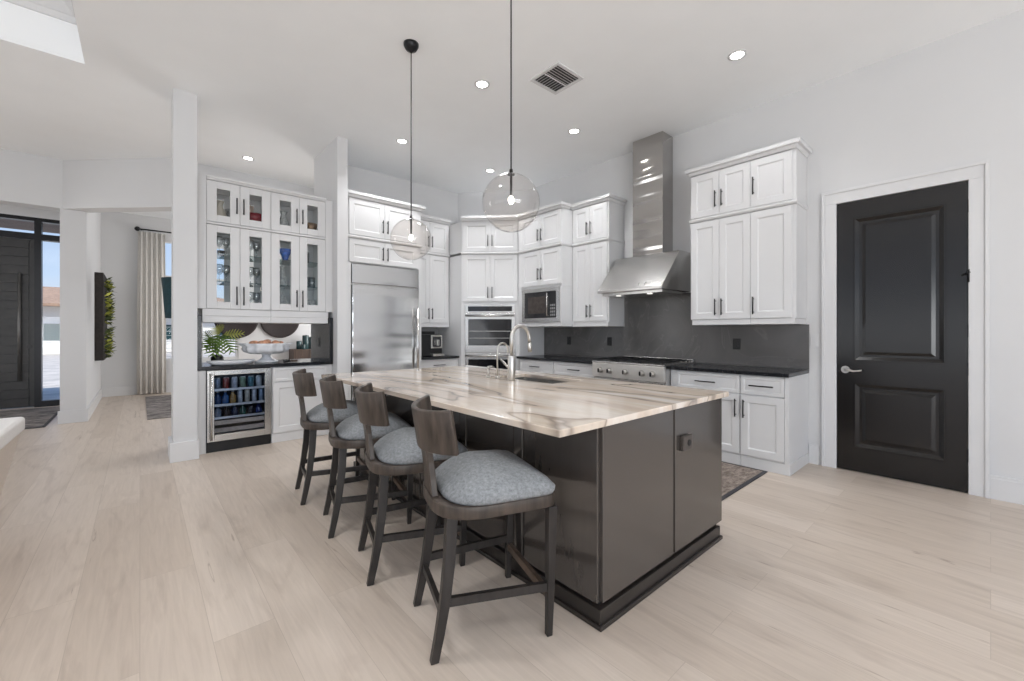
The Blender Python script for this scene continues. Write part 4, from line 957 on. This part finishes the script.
def on_z(u, v, z):
    d_ = ray(u, v); k = (z-1.27)/d_.z; return d_*k
rec = [((482,84),'recessed ceiling light between the two pendant cords'),((737,55),'recessed ceiling light nearest the right wall, before the black door'),((574,131),'recessed ceiling light just left of the hood chimney'),
       ((402,141),'recessed ceiling light beside the farther pendant cord'),((248,158),'recessed ceiling light above the bar'),((490,170.5),'recessed ceiling light just behind the nearer pendant globe'),((-1,-1),'recessed ceiling light above the floor left of the nearest stool'),((-2,-2),'recessed ceiling light over the living room behind the sofa'),((-3,-3),'recessed ceiling light over the near end of the right wall')]
for (u, v), lb in rec:
    p = on_z(u, v, CH) if u > 0 else Vector({-1:(.25,2.0,CH),-2:(.5,-.9,CH),-3:(3.0,-1.3,CH)}[u])  # negative keys: unseen lights added to brighten the floor
    t = thing('recessed_light', lb, 'ceiling light', (p.x, p.y, CH), 0, 'recessed ceiling lights')
    MB().lathe([(.075,-.0005),(.073,-.006),(.055,-.008),(.052,-.0005)], (0,0,0), 28, False, False).build('trim_ring', M['trim'], t)
    MB().lathe([(.052,-.001),(.051,-.004)], (0,0,0), 24).build('lens', M['lit'], t)
    lamp('spot', 'SPOT', (p.x, p.y, CH-.03), (0,0,0), {737:30,-1:85,-2:60,-3:8}.get(u, 70), (.975,.985,1), spot_size=math.radians(130), spot_blend=.6, shadow_soft_size=.16)
p = on_z(556.5, 78.5, CH)
t = thing('ceiling_vent', 'square white four-way ceiling air vent', 'vent', (p.x, p.y, CH), 0)
def sq(mb, a, b, z0, z1):
    mb.frus((-a,a,-a,-b,z0),(-a,a,-a,-b,z1)).frus((-a,a,b,a,z0),(-a,a,b,a,z1)).frus((-a,-b,-b,b,z0),(-a,-b,-b,b,z1)).frus((b,a,-b,b,z0),(b,a,-b,b,z1)); return mb
sq(MB(), .18, .15, -.012, -.0005).build('frame', M['trim'], t)
MB().box(-.149,.149,-.149,.149,-.002,-.0008).build('duct', pm('vent_duct', (.05,.05,.05), .6, noise=.1), t)
mb = MB()
for k in range(5):
    q = -.135+k*.03
    mb.hexa([(-.148,q,-.012),(.148,q,-.012),(.148,q+.002,-.012),(-.148,q+.002,-.012),(-.148,q+.016,-.003),(.148,q+.016,-.003),(.148,q+.018,-.003),(-.148,q+.018,-.003)])
for k in range(9):
    q = -.13+k*.033
    mb.hexa([(q,.02,-.012),(q+.002,.02,-.012),(q+.002,.148,-.012),(q,.148,-.012),(q+.016,.02,-.003),(q+.018,.02,-.003),(q+.018,.148,-.003),(q+.016,.148,-.003)])
mb.box(-.148,.148,.012,.018,-.012,-.003)
mb.build('louvre', M['trim'], t)

# ================================================================== rugs
def rug(name, label, x0, x1, y0, y1, mat, border):
    t = thing(name, label, 'rug', ((x0+x1)/2, (y0+y1)/2, 0))
    a, b = (x1-x0)/2, (y1-y0)/2
    MB().box(-a+.03, a-.03, -b+.03, b-.03, .001, .010).build('pile', mat, t)
    MB().box(-a, a, -b, -b+.03, .001, .009).box(-a, a, b-.03, b, .001, .009).box(-a, -a+.03, -b+.03, b-.03, .001, .009).box(a-.03, a, -b+.03, b-.03, .001, .009).build('border', border, t)
rug('runner_rug', 'faded brown runner rug with black border before the range', 3.2, 4.262, 1.335, 3.75, M['rug'], M['charcoal'])
rug('entry_rug', 'dark grey patterned rug inside the entry door', -2.6, -.95, 8.33, 10.45, M['rug2'], M['charcoal'])
rug('hall_rug', 'grey streaked rug on the floor below the cream curtain', .08, 1.62, 8.05, 10.9, M['rug2'], M['rug2'])

# ================================================================== hall and dining room
ct = thing('curtain', 'floor-length cream curtain panel hanging from a black rod', 'curtain', (.18, 11.33, 0))
n = 60; R0 = []
pts = [(-.23+.46*k/n, .035*math.sin(k/n*2*PI*5.5)+.012*math.sin(k*1.7)) for k in range(n+1)]
top = [(x*.92, y*.9) for x, y in pts]
mb = MB()
def sheet(p, z, off): return [(x, y+off, z) for x, y in p] + [(x, y+off+.006, z) for x, y in reversed(p)]
mb.rings([sheet(pts,.012,0), sheet(pts,1.2,0), sheet(top,3.30,0)], True, True)
mb.build('fabric', M['curtain'], ct)
cr = thing('curtain_rod', 'black curtain rod with round finials above the window', 'curtain rod', (.10, 11.33, 3.345))
MB().cyl((-.12,0,0),(1.85,0,0),.014).build('rod', M['black'], cr)
for x in (-.14, 1.87): MB().ball((x,0,0), .045, 16, 10).build('finial', M['black'], cr)
for x in (-.08, 1.7): MB().cyl((x,0,0),(x,.118,0),.01).build('bracket', M['black'], cr)
# framed living wall on the hall wall
lw = thing('plant_frame', 'dark framed living plant panel on the hall wall', 'wall planter', (-.569, 10.4, 1.53), -PI/2*0)
MB().box(0, .11, -.52, .52, -.74, .74).build('frame', pm('dark_bark', (.02,.015,.013), .7, noise=.4, nscale=30), lw, bevel=.006)
mb = MB(); mb2 = MB()
for k in range(230):
    y = random.uniform(-.50,.50); z = random.uniform(-.72,.72)
    if random.random() < .8: z = random.choice((-.55,-.30,-.02,.25,.52)) + random.gauss(0,.07)
    z = max(-.8, min(.74, z))
    a = random.uniform(0, 2*PI); Ln = random.uniform(.05,.13); out = random.uniform(.03,.11)
    b_ = Vector((.111, y, z)); d_ = Vector((random.uniform(.4,1), math.cos(a), math.sin(a))).normalized()
    tp_ = b_+Vector((out*.6,0,0))+d_*Ln; sd_ = d_.cross(Vector((random.random(),random.random(),1))).normalized()*random.uniform(.012,.028)
    mid = (b_+tp_)/2
    th = d_.cross(sd_).normalized()*.0015
    q = [b_, mid+sd_, tp_, mid-sd_]
    (mb if random.random() < .6 else mb2).hexa([w_-th for w_ in q]+[w_+th for w_ in q])
o = mb.build('foliage', pm('olive_leaf', (.05,.075,.012), .5, noise=.5, nscale=14), lw); o2 = mb2.build('foliage', M['leafy'], lw); o['kind'] = 'stuff'; o2['kind'] = 'stuff'
# dark teal lamp behind the column
fl = thing('floor_lamp', 'floor lamp with dark teal shade behind the left column', 'lamp', (.53, 9.0, 0.011))
MB().lathe([(.15,0),(.15,.015),(.02,.03)], (0,0,0), 24).build('base', M['black'], fl)
MB().cyl((0,0,.03),(0,0,1.55),.012).build('pole', M['black'], fl)
MB().lathe([(.22,1.49),(.27,2.15),(.262,2.15),(.212,1.49)], (0,0,0), 36, False, False).build('lamp_shade', pm('teal_shade', (.012,.05,.065), .7, noise=.2), fl)
MB().ball((0,0,1.62), .04, 14, 8).build('bulb', M['white_ceramic'], fl)
# round wall baskets, credenza, vases
for x, lb in ((1.42,'left of the two dark round woven wall discs'),(2.02,'right of the two dark round woven wall discs')):
    X_d = {1.42:1.66, 2.02:2.55}[x]
    t = thing('wall_disc', lb, 'wall decor', (X_d, 11.449, 1.56), 0, 'dark woven wall discs')
    mb = MB().lathe([(.01,.0),(.30,.0),(.41,.03),(.432,.05),(.432,.062),(.39,.06),(.30,.03),(.01,.022)], (0,0,0), 48).xf(Matrix.Rotation(PI/2, 4, 'X'))
    mb.build('weave', M['basket'], t)
cz = thing('credenza', 'dark wood credenza with slatted front in the dining room', 'sideboard', (3.55, 11.20, 0))
MB().box(-.80, .80, -.22, .22, .12, .85).build('body', M['walnut'], cz, bevel=.004)
mb = MB()
for k in range(40): mb.box(-.79+k*.0395, -.79+k*.0395+.022, -.235, -.221, .14, .83)
mb.build('slat_front', M['walnut'], cz)
for x in (-.7, .7):
    for y in (-.16, .16): MB().loft_sq([(x,y,0,.015,.015),(x,y,.119,.022,.022)]).build('leg', M['black'], cz)
for k, (x, y, r, h_) in enumerate(((2.90,11.12,.06,.20),(3.05,11.12,.075,.34),(3.20,11.12,.07,.30),(2.97,11.00,.045,.12))):
    o = MB().lathe([(r*.9,0),(r,.01),(r,h_*.94),(r*.9,h_),(r*.8,h_),(r*.85,h_*.9),(.001,.02)], (0,0,0), 20, True, False).build('teal_vase', M['teal'], None, loc=(x,y,.8505))
    tag(o, ['short teal vase leftmost at the credenza\'s back','tallest teal vase on the credenza','teal vase right of the tallest on the credenza','small teal votive in front on the credenza'][k], 'vase', 'teal vases on the credenza')

# ================================================================== sofa at the left edge
sf = thing('sofa', 'cream upholstered sofa back cut off by the left edge of the picture', 'sofa', (-1.065, 2.85, 0))
def tap(x0,x1,y0,y1,z0,z1,ix,iy): return (x0+ix,x1-ix,y0+iy,y1-iy,z0),(x0,x1,y0,y1,z1)
MB().frus((.28,.40,-1.02,.985,.06),(.28,.52,-1.10,1.08,.66)).build('back', M['sofa'], sf, bevel=.015, seg=3)
MB().box(.24,.535,-1.115,1.095,.662,.752).build('back_rail', M['sofatop'], sf, bevel=.02, seg=4)
MB().frus((-.42,.275,.80,.985,.06),(-.45,.275,.80,1.06,.62)).build('arm', M['sofa'], sf, bevel=.015)
MB().frus((-.42,.275,-1.02,-.82,.06),(-.45,.275,-1.08,-.82,.62)).build('arm', M['sofa'], sf, bevel=.015)
MB().box(-.45,.275,-.815,.795,.06,.28).build('base', M['sofa'], sf, bevel=.01)
for y0, y1 in ((-.81,-.012),(-.008,.79)):
    MB().box(-.46,.10,y0,y1,.282,.44).build('seat_cushion', M['sofatop'], sf, bevel=.03, seg=4)
    MB().box(.105,.235,y0,y1,.30,.70).build('back_cushion', M['sofatop'], sf, bevel=.03, seg=4)
for x in (-.38,.34):
    for y in (-.95,.93): MB().box(x-.03,x+.03,y-.03,y+.03,0,.059).build('leg', M['stooldark'], sf)
